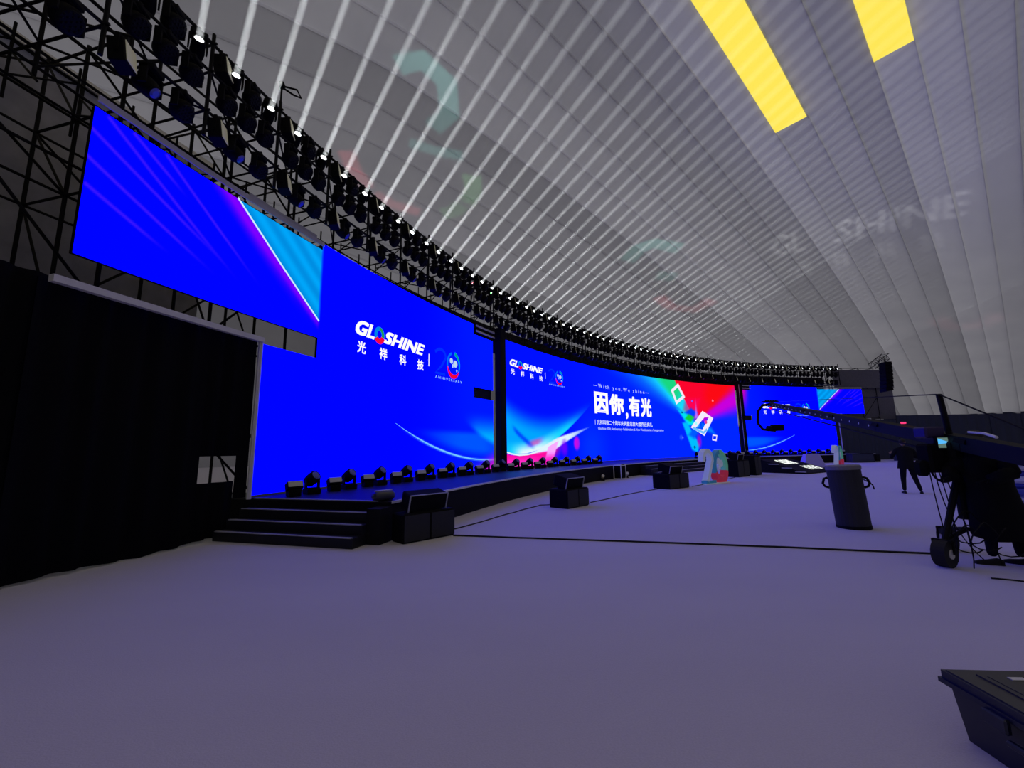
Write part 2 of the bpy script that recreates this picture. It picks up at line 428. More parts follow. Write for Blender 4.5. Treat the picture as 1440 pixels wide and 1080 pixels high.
    c = mixc(c, (20, 205, 60), poly_w(s, z, [(7.3, 3.85), (8.0, 3.6), (8.5, 4.0), (7.8, 4.25)], 0.1))
    c = mixc(c, (120, 255, 250), smooth(0.5, 0.1, np.hypot((s - 8.75), (z - 3.45) * 1.2)))
    c = mixc(c, (190, 120, 255), poly_w(s, z, [(8.6, 3.9), (9.0, 3.9), (8.85, 5.2)], 0.12) * 0.9)
    c = mixc(c, (0, 170, 255), poly_w(s, z, [(9.6, 3.0), (11.0, 2.6), (10.6, 3.1), (9.4, 3.5)], 0.25) * 0.8)
    c = mixc(c, (255, 0, 170), smooth(0.4, 0.1, np.hypot(s - 8.9, (z - 2.0) * 0.5)) * 0.6)
    c = mixc(c, (40, 90, 255), smooth(0.3, 0.1, np.hypot(s - 6.6, z - 2.3)) * 0.8)
    c = mixc(c, (0, 60, 255), smooth(3.0, 0.0, np.hypot(s + 4.6, (z - 1.6))) * 0.7)
    return c
def srgb2lin(c):
    c = np.clip(c / 255, 0, 1); return np.where(c <= 0.04045, c / 12.92, ((c + 0.055) / 1.055) ** 2.4)
def led_mat():
    m = D.materials.new('led_pixels'); m.use_nodes = True; nt = m.node_tree; nt.nodes.clear()
    o = nt.nodes.new('ShaderNodeOutputMaterial'); e = nt.nodes.new('ShaderNodeEmission'); a = nt.nodes.new('ShaderNodeVertexColor'); a.layer_name = 'led'
    nt.links.new(a.outputs[0], e.inputs[0]); e.inputs[1].default_value = SCREEN_GAIN; nt.links.new(e.outputs[0], o.inputs[0])
    m.cycles.emission_sampling = 'FRONT'
    return m
LED = led_mat()
WHITE = emat('lit_white', (1, 0.97, 0.93), 1.05, False)
def led_surface(name, s0, s1, z0, z1, art, parent, step=0.05):
    nx = max(2, int(abs(s1 - s0) / step)); nz = max(2, int((z1 - z0) / step))
    S, Z = np.meshgrid(np.linspace(s0, s1, nx + 1), np.linspace(z0, z1, nz + 1), indexing='ij')
    A = TH - S / RS
    co = np.stack([C.x + RS * np.cos(A), C.y + RS * np.sin(A), Z], -1).reshape(-1, 3)
    i, j = np.meshgrid(np.arange(nx), np.arange(nz), indexing='ij'); b = (i * (nz + 1) + j).ravel()
    F = np.stack([b, b + nz + 1, b + nz + 2, b + 1], 1)
    me = D.meshes.new(name); me.vertices.add(len(co)); me.vertices.foreach_set('co', co.ravel())
    me.loops.add(F.size); me.loops.foreach_set('vertex_index', F.ravel()); me.polygons.add(len(F))
    me.polygons.foreach_set('loop_start', np.arange(0, F.size, 4)); me.update(calc_edges=True)
    col = np.ones((len(co), 4)); col[:, :3] = srgb2lin(art(S, Z).reshape(-1, 3)); col[:, 2] *= 1 + BLUE_BOOST * col[:, 2] ** 8
    at = me.color_attributes.new('led', 'FLOAT_COLOR', 'POINT'); at.data.foreach_set('color', col.ravel())
    me.materials.append(LED)
    return link(name, me, parent)
def on_wall(s, z, off=0.03): return P(-s / RS, RS - off, z)

FONT_CACHE = {}
def text_mesh(body, bold=0.0):
    k = (body, bold)
    if k in FONT_CACHE: return FONT_CACHE[k]
    cu = D.curves.new('lettering', 'FONT'); cu.body = body; cu.resolution_u = 2 if len(body) > 6 else 3
    o = D.objects.new('lettering', cu); COL.objects.link(o)
    dg = bpy.context.evaluated_depsgraph_get(); me = D.meshes.new_from_object(o.evaluated_get(dg))
    v = np.empty(len(me.vertices) * 3); me.vertices.foreach_get('co', v); v = v.reshape(-1, 3)[:, :2]
    fs = [tuple(p.vertices) for p in me.polygons]
    D.objects.remove(o); D.curves.remove(cu); D.meshes.remove(me)
    if bold:      # a bolder face: the glyph overlaid on itself in small shifts
        sh_ = [(dx, dy) for dx in (-bold, 0, bold) for dy in (-bold * .8, bold * .8)]
        n = len(v); fs = [tuple(i + n * q for i in f) for q in range(len(sh_)) for f in fs]; v = np.concatenate([v + np.array(d_) for d_ in sh_])
    FONT_CACHE[k] = (v, fs); return v, fs
def text_on(body, box, place, m, parent, bold=0.0, shear=0.0, name='lettering', fit=True):
    """box = (x0, y0, x1, y1); place(x, y) -> point"""
    v, fs = text_mesh(body, bold)
    x = v[:, 0] + shear * v[:, 1]; y = v[:, 1]
    sx_ = (box[2] - box[0]) / (x.max() - x.min()); sy_ = (box[3] - box[1]) / (y.max() - y.min())
    X = box[0] + (x - x.min()) * sx_; Y = box[1] + (y - y.min()) * sy_
    b = MB(); b.v = [tuple(place(a_, b_)) for a_, b_ in zip(X, Y)]; b.f = fs
    return b.build(name, m, parent)
def stroke_on(pts, w, place, m, parent, name='stripe', closed=False):
    b = MB(); n = len(pts); vs = []
    for i, (x, y) in enumerate(pts):
        if closed: p, q = pts[(i - 1) % n], pts[(i + 1) % n]
        else: p, q = pts[max(i - 1, 0)], pts[min(i + 1, n - 1)]
        dx, dy = q[0] - p[0], q[1] - p[1]; L = math.hypot(dx, dy) or 1; ww = w[i] if isinstance(w, (list, tuple)) else w
        vs += [place(x - dy / L * ww / 2, y + dx / L * ww / 2), place(x + dy / L * ww / 2, y - dx / L * ww / 2)]
    fs = [(2 * i, 2 * i + 1, 2 * i + 3, 2 * i + 2) for i in range(n - 1)]
    if closed: fs.append((2 * n - 2, 2 * n - 1, 1, 0))
    b.add(vs, fs); return b.build(name, m, parent)
EC = {}
def E_(rgb, s=1.0):
    k = (rgb, s)
    if k not in EC: EC[k] = emat('lit_colour', lin(rgb), s, False)
    return EC[k]
def arc_pts(cx, cy, rx, ry, a0, a1, n=14): return [(cx + rx * math.cos(math.radians(a0 + (a1 - a0) * i / n)), cy + ry * math.sin(math.radians(a0 + (a1 - a0) * i / n))) for i in range(n + 1)]
def disc_on(cx, cy, rx, ry, place, m, parent, name='dot', n=14):
    b = MB(); b.add([place(x, y) for x, y in arc_pts(cx, cy, rx, ry, 0, 360 - 360 / n, n - 1)], [tuple(range(n))]); return b.build(name, m, parent)

def logo(par, s0, s1, z0, z1, ext=True, place=on_wall):
    """company logo: latin word between z0 and z1, four characters below, a bar and the 20 emblem"""
    W_ = s1 - s0; h = z1 - z0
    # letters laid out one by one so that the ball can stand in for the O
    text_on('GL', (s0, z0 - 0.02 * h, s0 + W_ * 0.245, z1 + 0.08 * h), place, WHITE, par, 0.045, 0.32, 'lettering')
    text_on('SHINE', (s0 + W_ * 0.365, z0, s1 + W_ * .01, z1), place, WHITE, par, 0.045, 0.32, 'lettering')
    bx, bz, rx, rz = s0 + W_ * 0.305, (z0 + z1) / 2, W_ * 0.065, h * 0.62
    pl = lambda x, y: place(x, y, 0.034) if place is on_wall else place(x, y)
    stroke_on(arc_pts(bx, bz, rx * .75, rz * .75, 95, 215), h * 0.30, pl, E_((0, 130, 230)), par, 'emblem_arc')
    stroke_on(arc_pts(bx, bz, rx * .75, rz * .75, -20, 95), h * 0.30, pl, E_((30, 150, 90)), par, 'emblem_arc')
    stroke_on(arc_pts(bx, bz, rx * .8, rz * .8, 215, 340), h * 0.42, pl, E_((240, 10, 60)), par, 'emblem_arc')
    ch = h * 0.86; zc1 = z0 - h * 0.42
    for i, g in enumerate('光祥科技'):
        x = s0 + W_ * (0.03 + 0.285 * i); text_on(g, (x, zc1 - ch, x + W_ * 0.105, zc1), place, WHITE, par, 0.022, 0, 'lettering')
    xb = s1 + W_ * 0.08
    stroke_on([(xb, z1 - h * 0.65), (xb, z1 - h * 1.75)], W_ * 0.012, place, WHITE, par, 'divider')
    # 20 emblem
    x2 = s1 + W_ * 0.19; zt = z1 + h * 0.15; k = W_ * 0.1
    stroke_on([(x2, zt - 0.35 * h)] + arc_pts(x2 + k * 1.05, zt - h * .62, k * .95, h * .62, 150, -10, 8) + [(x2 + k * 1.2, zt - h * 1.6), (x2 + k * .1, zt - h * 2.3), (x2 + 1.9 * k, zt - h * 2.3)],
              h * 0.26, place, E_((0, 44, 252)), par, 'emblem_digit')
    ox, oz = x2 + k * 3.55, zt - h * 1.15
    stroke_on(arc_pts(ox, oz, k * 1.2, h * 1.15, 110, 200), h * 0.22, place, E_((0, 110, 250)), par, 'emblem_arc')
    stroke_on(arc_pts(ox, oz, k * 1.2, h * 1.15, -30, 80), [h * (0.12 + 0.02 * i) for i in range(15)], place, E_((0, 160, 150)), par, 'emblem_arc')
    stroke_on(arc_pts(ox, oz - h * .15, k * 1.15, h * 1.0, 185, 335), [h * (0.1 + 0.33 * math.sin(PI * i / 14)) for i in range(15)], pl, E_((235, 10, 60)), par, 'emblem_arc')
    b = MB()
    for (px, pz, rx, rz) in ((-.45, .35, .32, .28), (.35, .15, .42, .35), (-.15, -.1, .14, .2), (.65, -.5, .12, .14)):
        b.add([pl(x, y) for x, y in arc_pts(ox + px * k, oz + pz * h, rx * k, rz * h, 0, 330, 9)], [tuple(range(10))])
    b.build('emblem_map', E_((190, 215, 240)), par)
    text_on('A N N I V E R S A R Y', (x2 + k * .1, zt - h * 2.78, x2 + k * 5.3, zt - h * 2.55), place, E_((150, 200, 255)), par, 0.015, 0, 'lettering')

HIN, HN, HN2 = 6.665, 4.291, 3.833
def housing(par, s0, s1, z0, z1):
    b = MB(); arc_block(b, -s0 / RS, -s1 / RS, RS + 0.01, RS + 0.07, z0, z1, max(3, int(abs(s1 - s0)))); b.build('cabinet_back', BLACK, par)
def led(par, s0, s1, z0, z1, art, step=0.05):
    led_surface('screen_panel', s0, s1, z0, z1, art, par, step); housing(par, s0, s1, z0, z1)

a_of = lambda a: -a * RS
mid = empty('led_wall', P(0, RS, H_STAGE), label='long curved middle LED wall with the white Chinese slogan and the red and green fan', cat='screen', group='LED walls on the stage')
mid.location = (0, 0, 0)
SM = 0.307 * RS
led(mid, -SM, SM, H_STAGE + 0.04, 6.995, art_mid, 0.055)
logo(mid, -13.04, -9.83, 5.74, 6.07)
LW = lambda x, y: on_wall(x, y, 0.03)
text_on('— W i t h   y o u , W e   s h i n e —', (-4.2, 5.52, 2.8, 5.86), LW, E_((190, 205, 255)), mid, 0.01, 0)
for g, x0, x1, zz0, zz1 in (('因', -4.15, -2.5, 3.84, 5.3), ('你', -2.35, -0.55, 3.84, 5.3), (',', -0.35, -0.05, 3.6, 4.05), ('有', 0.1, 1.5, 3.84, 5.3), ('光', 1.6, 2.95, 3.84, 5.3)):
    text_on(g, (x0, zz0, x1, zz1), LW, WHITE, mid, 0.045 if g != ',' else 0.02, 0)
stroke_on([(-4.15, 3.42), (-4.15, 3.1)], 0.05, LW, E_((190, 205, 255)), mid, 'divider')
text_on('光祥科技二十周年庆典暨总部大楼乔迁典礼', (-3.95, 3.1, 2.95, 3.42), LW, E_((215, 225, 255)), mid, 0.02, 0)
text_on('Gloshine 20th Anniversary Celebration & New Headquarters Inauguration', (-3.85, 2.72, 4.35, 2.95), LW, E_((190, 205, 255)), mid, 0.012, 0)
# tumbling square frames in the picture
for pts, w_ in (([(6.65, 6.6), (5.85, 6.1), (6.3, 5.15), (7.3, 5.7)], 0.36), ([(9.7, 4.3), (10.65, 4.0), (9.5, 2.7), (8.2, 3.1)], 0.58), ([(10.7, 2.5), (11.2, 2.45), (11.05, 2.05), (10.6, 2.1)], 0.14)):
    stroke_on(pts, w_, LW, E_((245, 235, 255)), mid, 'picture_frame_shape', True)
stroke_on([(8.2, 3.1), (9.5, 2.7), (10.0, 3.0)], 0.22, lambda x, y: on_wall(x, y, 0.036), E_((110, 190, 255)), mid, 'picture_frame_shape')
for x, z_, r_, cc in ((9.9, 3.62, 0.2, (220, 60, 150)), (8.35, 5.35, 0.11, (120, 90, 255)), (11.05, 5.5, 0.12, (255, 120, 150)), (6.9, 4.35, 0.1, (0, 60, 130)), (8.2, 1.5, .15, (0, 110, 160)), (6.75, 2.3, .1, (90, 110, 255)), (8.6, 3.5, .18, (170, 255, 255))):
    disc_on(x, z_, r_, r_ * .9, lambda x, y: on_wall(x, y, 0.04), E_(cc), mid, 'spark', 8)
# thin bright wave edge
stroke_on([(-14.05, 1.62), (-13.6, 1.48), (-13.0, 1.36), (-12.3, 1.28), (-11.5, 1.3), (-10.6, 1.42), (-9.6, 1.68), (-8.6, 2.0), (-7.4, 2.3)], 0.07, LW, E_((225, 245, 255)), mid, 'wave_line')

for k, side in ((-1, 'left'), (1, 'right')):
    lab = {'left': 'stepped LED wall on the left, bright blue with a cyan wedge at its outer wing', 'right': 'stepped LED wall at the far right end of the stage, behind the crane tip'}[side]
    w = empty('led_wall', (0, 0, 0), label=lab, cat='screen', group='LED walls on the stage')
    art = lambda s, z, k=k: art_side(s, z, k)
    s1_, s2_, s3_, s3b, s4_, s5_ = [k * q * RS for q in (0.3155, 0.3488, 0.5273, 0.5309, 0.5621, 0.6351)]
    if k < 0: order = lambda a, b: (b, a)
    else: order = lambda a, b: (a, b)
    st = 0.045 if k < 0 else 0.09
    led(w, *order(s2_, s3_), H_STAGE + 0.04, 7.12, art, st)
    led(w, *order(s3_, s5_), 4.518, 6.93, art, 0.025 if k < 0 else 0.07)
    led(w, *order(s3_, s4_), H_STAGE + 0.04, 3.981, art, st)
    led(w, *order(s1_, s2_), HN, HIN, art, st)
    led(w, *order(s1_, s2_), H_STAGE + 0.04, HN2, art, st)
    if k < 0: logo(w, -22.86, -19.42, 4.99, 5.41)
    else: logo(w, 17.35, 20.75, 4.99, 5.41)
    stroke_on([(k * 26.68, 6.93), (k * 25.5, 5.98), (k * 24.22, 4.95)], 0.045, LW, E_((215, 240, 255)), w, 'picture_line')
    zz = [(k * (20.9 - 0.5 * i), 1.13 + 0.034 * (20.9 - .5 * i - 14.6) ** 2) for i in range(13)]
    stroke_on(zz, [0.01 + 0.045 * math.sin(PI * i / 12) for i in range(13)], LW, E_((120, 200, 255)), w, 'wave_line')
    b = MB(); arc_block(b, -s1_ / RS, -s2_ / RS, RS + .12, RS + .14, HN2 - .05, HN + .05, 3); b.build('slot_dark_sheet', MASK, w)  # dark sheet added behind the open slot so the gap stays dark
    # pale grey capping rails over the wing and the inner slot
    b = MB(); arc_block(b, -s3_ / RS, -s5_ / RS, RS - 0.06, RS - 0.03, 7.01, 7.12, 10); b.build('capping_rail', GREYAL, w)
    b = MB(); arc_block(b, -s3_ / RS * 0.999, -(s3_ + (s5_ - s3_) * .4) / RS, RS + 0.25, RS + 0.28, 7.34, 7.42, 6); b.build('capping_rail', GREYAL, w)
    for zq in (6.76, 7.0):
        b = MB(); arc_block(b, -s1_ / RS, -s2_ / RS, RS - 0.14, RS - .11, zq, zq + 0.08, 3); b.build('capping_rail', GREYAL, w)
    # dark column that closes the joint to the middle wall
    a = -k * 0.3113
    col = empty('screen_column', P(a, 45.6, H_STAGE), 0, 'tall black square column closing the gap %s the middle LED wall' % ('left of' if k < 0 else 'right of'), 'column', 'columns between the LED walls')
    col.rotation_euler.z = TH + a
    MB().bbox((0, 0, 3.3), (0.34, 0.46, 6.6), 0.02).build('post', BLACK, col)
    if k > 0: MB().box((-0.18, 0.23, 3.2), (0.02, 0.03, 6.3)).build('edge_strip', GREYAL, col)
    MB().bbox((0, 0, 0.03), (0.6, 0.6, 0.06), 0.01).build('base_plate', BLACK, col)

# ------------------------------------------------------------------ stage
SA = 0.5635
stage = empty('stage', (0, 0, 0), label='low curved black stage running under the LED walls', cat='stage')
b = MB(); arc_block(b, SA, -SA, 42.5, 47.0, 0.0, H_STAGE - 0.03, 70); b.build('fascia', FASCIA, stage)
b = MB(); arc_block(b, SA, -SA, 42.47, 47.0, H_STAGE - 0.03, H_STAGE, 70); b.build('deck', STAGE, stage)
for i in range(46):
    a0 = SA - 2 * SA * i / 46; a1 = SA - 2 * SA * (i + 0.985) / 46
    b = MB(); arc_block(b, a0, a1, 42.44, 42.475, H_STAGE - 0.035, H_STAGE + 0.010, 2); b.build('edge_trim', TRIM, stage)
def radial_steps(name, k, label):
    st_ = empty(name, (0, 0, 0), label=label, cat='stairs', group='black steps up to the stage')
    for i, (az, z) in enumerate(((0.5695, 0.51), (0.5752, 0.34), (0.5808, 0.17))):
        b = MB(); arc_block(b, k * SA, k * az, 42.72, 45.75, 0 if i == 2 else z - 0.17, z, 3); b.build('step', STAGE, st_)
        b = MB(); arc_block(b, k * (az + .0002), k * (az - 0.0008), 42.75, 45.7, z - 0.005, z + 0.012, 2); b.build('step_nosing', NOSE, st_)
    b = MB(); arc_block(b, k * (SA - .0008), k * (SA + .0003), 42.75, 45.7, H_STAGE - 0.005, H_STAGE + 0.012, 2); b.build('step_nosing', NOSE, st_)
    b = MB(); arc_block(b, k * SA, k * (SA + 0.009), 42.45, 42.72, 0, 0.60, 2); b.build('side_block', FASCIA, st_)
    return st_
radial_steps('stage_steps', 1, 'black steps with pale nosings at the left end of the stage, beside the curtain')
radial_steps('stage_steps', -1, 'black steps at the far right end of the stage')
def front_steps(a0, a1, label, zf=3):
    st_ = empty('stage_steps', (0, 0, 0), label=label, cat='stairs', group='black steps up to the stage')
    for i in range(3):
        z = 0.51 - 0.17 * i; R1 = 42.44 - 0.0 ; R0 = 42.1 - 0.34 * i
        b = MB(); arc_block(b, a0, a1, R0, R1 if i == 0 else R0 + 0.34 , 0, z, 8); b.build('step', STAGE, st_)
        b = MB(); arc_block(b, a0 - .001, a1 + .001, R0 - 0.01, R0 + 0.04, z - 0.005, z + 0.012, 8); b.build('step_nosing', NOSE, st_)
    return st_
front_steps(0.112, -0.112, 'wide black front steps at the middle of the stage, behind the 20 sign')

# ------------------------------------------------------------------ black curtains at both ends, with pale frame rails
def curtain(k, label):
    root = empty('stage_curtain', (0, 0, 0), label=label, cat='curtain', group='black curtains beside the stage')
    def panel(a0, a1, z0, z1, R=45.8, amp=0.05, lam=0.42, name='curtain_panel'):
        n = max(4, int(abs(a1 - a0) * RS / 0.07)); b = MB(); vs = []; fs = []
        for i in range(n + 1):
            a = a0 + (a1 - a0) * i / n; s = abs(a) * RS
            o = amp * math.sin(2 * PI * s / lam + 1.3 * math.sin(s * 1.7)) + 0.4 * amp * math.sin(s * 23)
            zb = z0 + (0.02 * math.sin(s * 3.1) + 0.02 if z0 < 0.1 else 0)
            vs += [P(a * 1, R - o, zb), P(a, R - o * 0.6, z1), P(a, R - o + .02, zb), P(a, R - o * 0.6 + .02, z1)]
        for i in range(n):
            fs += [(4 * i, 4 * i + 4, 4 * i + 5, 4 * i + 1), (4 * i + 2, 4 * i + 3, 4 * i + 7, 4 * i + 6), (4 * i + 1, 4 * i + 5, 4 * i + 7, 4 * i + 3)]
        b.add(vs, fs); return b.build(name, DARKCLOTH if k > 0 else DRAPE, root, True)
    if k > 0:
        # a little see-through slit low at the stage end
        panel(0.5680, 0.5725, 0.72, 3.97, R=45.75); panel(0.5725, 0.5890, 1.55, 3.97, R=45.75); panel(0.5725, 0.5890, 0.01, 1.06); panel(0.5890, 0.6440, 0.01, 3.97, R=45.75)
        panel(0.6400, 0.90, 0.01, 4.05)
    else:
        panel(-0.5705, -0.64, 0.01, 3.9); panel(-0.64, -0.70, 0.01, 3.9)
    b = MB(); arc_block(b, k * 0.5665, k * 0.6420, 45.60, 45.70, 3.93, 4.03, 8); b.build('top_rail', GREYAL, root)
    b = MB(); b.tube(P(k * 0.5668, 45.68, H_STAGE - 0.0), P(k * 0.5668, 45.68, 4.0), 0.045, 6); b.build('frame_post', GREYAL, root)
    return root
curtain(1, 'black curtain left of the stage steps, under the scaffold tower')
curtain(-1, 'black curtain beyond the far right end of the stage')
# pale daylight slot of the back door seen through the slit
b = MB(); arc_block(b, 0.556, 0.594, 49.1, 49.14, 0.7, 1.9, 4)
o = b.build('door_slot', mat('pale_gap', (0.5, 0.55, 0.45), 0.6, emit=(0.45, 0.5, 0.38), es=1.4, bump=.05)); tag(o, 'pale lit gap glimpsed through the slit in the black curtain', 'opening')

# ------------------------------------------------------------------ scaffolding
UNIT = {}
def unit_tube(m, n=6, key='t'):
    if (m.name, n) not in UNIT:
        b = MB().tube((0, 0, 0), (0, 0, 1), 1.0, n); me = D.meshes.new('tube'); me.from_pydata(b.v, [], b.f); me.materials.append(m); UNIT[(m.name, n)] = me
    return UNIT[(m.name, n)]
def bar(name, p, q, r, par, m=None, inv=None):
    m = m or BLACKM; o = D.objects.new(name, unit_tube(m)); COL.objects.link(o); o.parent = par
    d = V(q) - V(p); R_ = align(d).to_4x4(); o.matrix_local = Matrix.Translation(V(p)) @ R_ @ Matrix.Diagonal((r, r, d.length, 1))
    return o
DB = 0.0355; B0 = 0.6219
NB = 35
bs = [B0 + DB * 3 - DB * i for i in range(NB + 4)]
bs = [x for x in bs if x > -0.605]
truss = empty('lighting_scaffold', (0, 0, 0), label='long curved black lamp scaffold over the LED walls', cat='scaffold')
RB = RR + 1.25
rng = random.Random(3)
for i, x in enumerate(bs):
    bar('upright', Q(x, RR, 7.25), Q(x, RR, 9.35), 0.032, truss)
    bar('upright', Q(x, RB, 7.2), Q(x, RB, 9.25), 0.03, truss)
    for zt in (9.13, 8.55, 7.75): bar('transom', Q(x, RR - .08, zt), Q(x, RB + 1.2, zt), 0.024, truss)
    if i < len(bs) - 1:
        y = bs[i + 1]
        for zt, rr_, R_ in ((9.13, 0.034, RR), (8.55, 0.03, RR), (7.75, 0.03, RR), (9.13, 0.026, RB), (8.2, 0.026, RB), (7.35, 0.026, RB)):
            bar('rail', Q(x, R_, zt), Q(y, R_, zt), rr_, truss)
        bar('brace', Q(x, RR, 8.55), Q(y, RB, 8.55), 0.02, truss)
        bar('brace', Q(x, RB, 7.35), Q(y, RB, 9.13), 0.02, truss)
        if i % 2: bar('brace', Q(x, RR, 7.75), Q(y, RB, 7.75), 0.02, truss)
        else: bar('brace', Q(x, RB, 7.75), Q(y, RR, 7.75), 0.02, truss)
# dense tubes right behind the top edge of the LED walls, joined (too fine to pick apart)
b = MB()
for i in range(int(1.36 * 46 / 0.8)):
    a = 0.68 - i * 0.8 / 46
    if a < -0.66: break
    b.tube(P(a, 47.0, 6.9), P(a, 47.0, 8.2), 0.022, 5)
    b.tube(P(a, 46.3, 7.0), P(a, 47.0, 7.7), 0.018, 4)
    b.tube(P(a, 47.0, 7.3), P(a - 0.8 / 46, 47.0, 7.9), 0.018, 4)
for zt in (7.3, 7.9): b.path([P(0.68 - 1.34 * j / 60, 47.0, zt) for j in range(61)], 0.024, 5)
o = b.build('rear_lattice', BLACKM, truss); o['kind'] = 'stuff'
# dark masking cloth along the back of the far lamp rows
b = MB(); arc_block(b, 0.44, -0.60, RB + 1.35, RB + 1.38, 6.95, 8.45, 40, Q); b.build('masking_cloth', mat('masking_cloth', (.030, .028, .042), .95, bump=.4, scale=6, var=.5, spec=.05), truss)

def tower(k, label, a0, a1, R0, nR, dR, z1, name='scaffold_tower', da=0.036, lev=(0.1, 2.0, 4.1, 6.2, 7.7, 9.2)):
    root = empty(name, (0, 0, 0), label=label, cat='scaffold', group='support scaffolds at the stage ends')
    A = []; a = a0
    while a < a1 + 1e-6: A.append(a * k); a += da
    Rs = [R0 + dR * j for j in range(nR)]
    for i, a in enumerate(A):
        for j, R_ in enumerate(Rs):
            bar('upright', P(a, R_, 0), P(a, R_, z1), 0.034, root)
            for li, z in enumerate(lev):
                if j < nR - 1:
                    bar('transom', P(a, R_, z), P(a, Rs[j + 1], z), 0.026, root)
                if i < len(A) - 1: bar('ledger', P(a, R_, z), P(A[i + 1], R_, z), 0.026, root)
                if li < len(lev) - 1 and i < len(A) - 1 and (i + j + li) % 2 == 0:
                    zz = (z, lev[li + 1]) if (i + li) % 4 < 2 else (lev[li + 1], z)
                    bar('brace', P(a, R_, zz[0]), P(A[i + 1], R_, zz[1]), 0.024, root)
                if li < len(lev) - 1 and j < nR - 1 and (i + j) % 2 == 1:
                    bar('brace', P(a, R_, z), P(a, Rs[j + 1], lev[li + 1]), 0.022, root)
    return root
tower(1, 'black scaffold tower behind the left curtain and the wing of the left LED wall', 0.535, 0.79, 46.6, 3, 1.1, 9.3, da=0.042)
b = MB(); arc_block(b, 0.545, 0.98, 49.2, 49.23, 0.02, 9.62, 20)
o = b.build('backdrop', mat('dark_backdrop', (0.42, 0.42, 0.48), 0.95, bump=.3, scale=3, var=.35, spec=.05)); tag(o, 'dark grey backdrop sheet hung behind the left scaffold tower', 'backdrop')
b = MB(); arc_block(b, 0.545, 0.98, 49.1, 49.2, 9.50, 9.66, 20); b.build('backdrop_batten', GREYAL, o)
tower(-1, 'dark scaffold tower at the far right end, carrying the loudspeaker column', 0.575, 0.69, 46.6, 2, 1.9, 9.1)
b = MB()  # gauze hung on the right tower
for zz0, zz1, a0, a1, R_ in ((4.0, 9.0, -0.60, -0.722, 46.75), (7.15, 9.0, -0.585, -0.722, 46.5)): arc_block(b, a0, a1, R_, R_ + 0.03, zz0, zz1, 6)
o = b.build('scrim', GAUZE); tag(o, 'grey gauze scrim hung on the far right scaffold tower', 'scrim')
# straight box truss sticking out at the right end with the loudspeaker column
def box_truss(p, q, w_, label):
    root = empty('box_truss', p, 0, label, 'truss'); p0 = V((0, 0, 0)); d = V(q) - V(p); L = d.length; d.normalize(); sdir = d.cross(V((0, 0, 1))).normalized(); u = V((0, 0, 1))
    for i in (-1, 1):
        for j in (-1, 1): bar('chord', sdir * i * w_ / 2 + u * j * w_ / 2, d * L + sdir * i * w_ / 2 + u * j * w_ / 2, 0.03, root)
    n = int(L / w_)
    for t in range(n):
        for i in (-1, 1):
            s1, s2 = (-1, 1) if t % 2 else (1, -1)
            bar('lacing', d * (t * L / n) + sdir * i * w_ / 2 + u * s1 * w_ / 2, d * ((t + 1) * L / n) + sdir * i * w_ / 2 + u * s2 * w_ / 2, 0.016, root)
            bar('lacing', d * (t * L / n) + u * i * w_ / 2 + sdir * s1 * w_ / 2, d * ((t + 1) * L / n) + u * i * w_ / 2 + sdir * s2 * w_ / 2, 0.016, root)
    return root
tp0 = V((35.4, 40.2, 9.05)); tp1 = V((33.7, 36.7, 9.3))
box_truss(tp0, tp1, 0.5, 'short straight box truss jutting out over the far right tower')
la = empty('line_array', tp1 + V((0.1, .3, -0.4)), TH - PI / 2 + 0.62, 'curved column of hanging black loudspeakers at the far right end of the stage', 'loudspeaker')
for i in range(8):
    th_ = -0.004 * i * i; M_ = rotx(th_)
    MB().bbox((0, 0.004 * i * i, -0.26 - 0.33 * i), (1.0, 0.55, 0.31), 0.03, M_).build('speaker_box', BLACK, la)
bar('hanging_chain', V((0, 0, -.1)), V((0, 0, 0.4)), 0.03, la)

# ------------------------------------------------------------------ fixtures
# local frame: +Y towards the back of the stage, -Y towards the audience, hung from z = 0 (the rail)
def hook_part(par, z=0.0, y=0.0):
    b = MB(); b.box((0, y, z + 0.0), (0.05, 0.09, 0.10)); b.box((0, y, z - 0.06), (0.16, 0.05, 0.03)); return b.build('clamp', BLACKM, par)
BEAM_DIR = V((0, -math.cos(math.radians(22.6)), math.sin(math.radians(22.6))))
def proto_beam():
    r = empty('beam_light')
    hook_part(r)
    MB().bbox((0, 0, -0.13), (0.30, 0.26, 0.12), 0.02).build('base', BLACK, r)
    b = MB()
    for s_ in (-1, 1): b.box((s_ * 0.155, 0, -0.32), (0.03, 0.12, 0.30))
    b.box((0, 0, -0.19), (0.34, 0.12, 0.04)); b.build('yoke', BLACK, r)
    M_ = align(BEAM_DIR); c = V((0, 0.0, -0.40))
    h = MB().lathe([(0.06, -0.24), (0.11, -0.22), (0.13, -0.10), (0.125, 0.02), (0.115, 0.14), (0.12, 0.17)], M_, 12, c).build('head', BLACK, r, True)
    MB().lathe([(0.085, 0.171), (0.07, 0.19)], M_, 12, c).build('lens', LENSW, h)
    return r, c
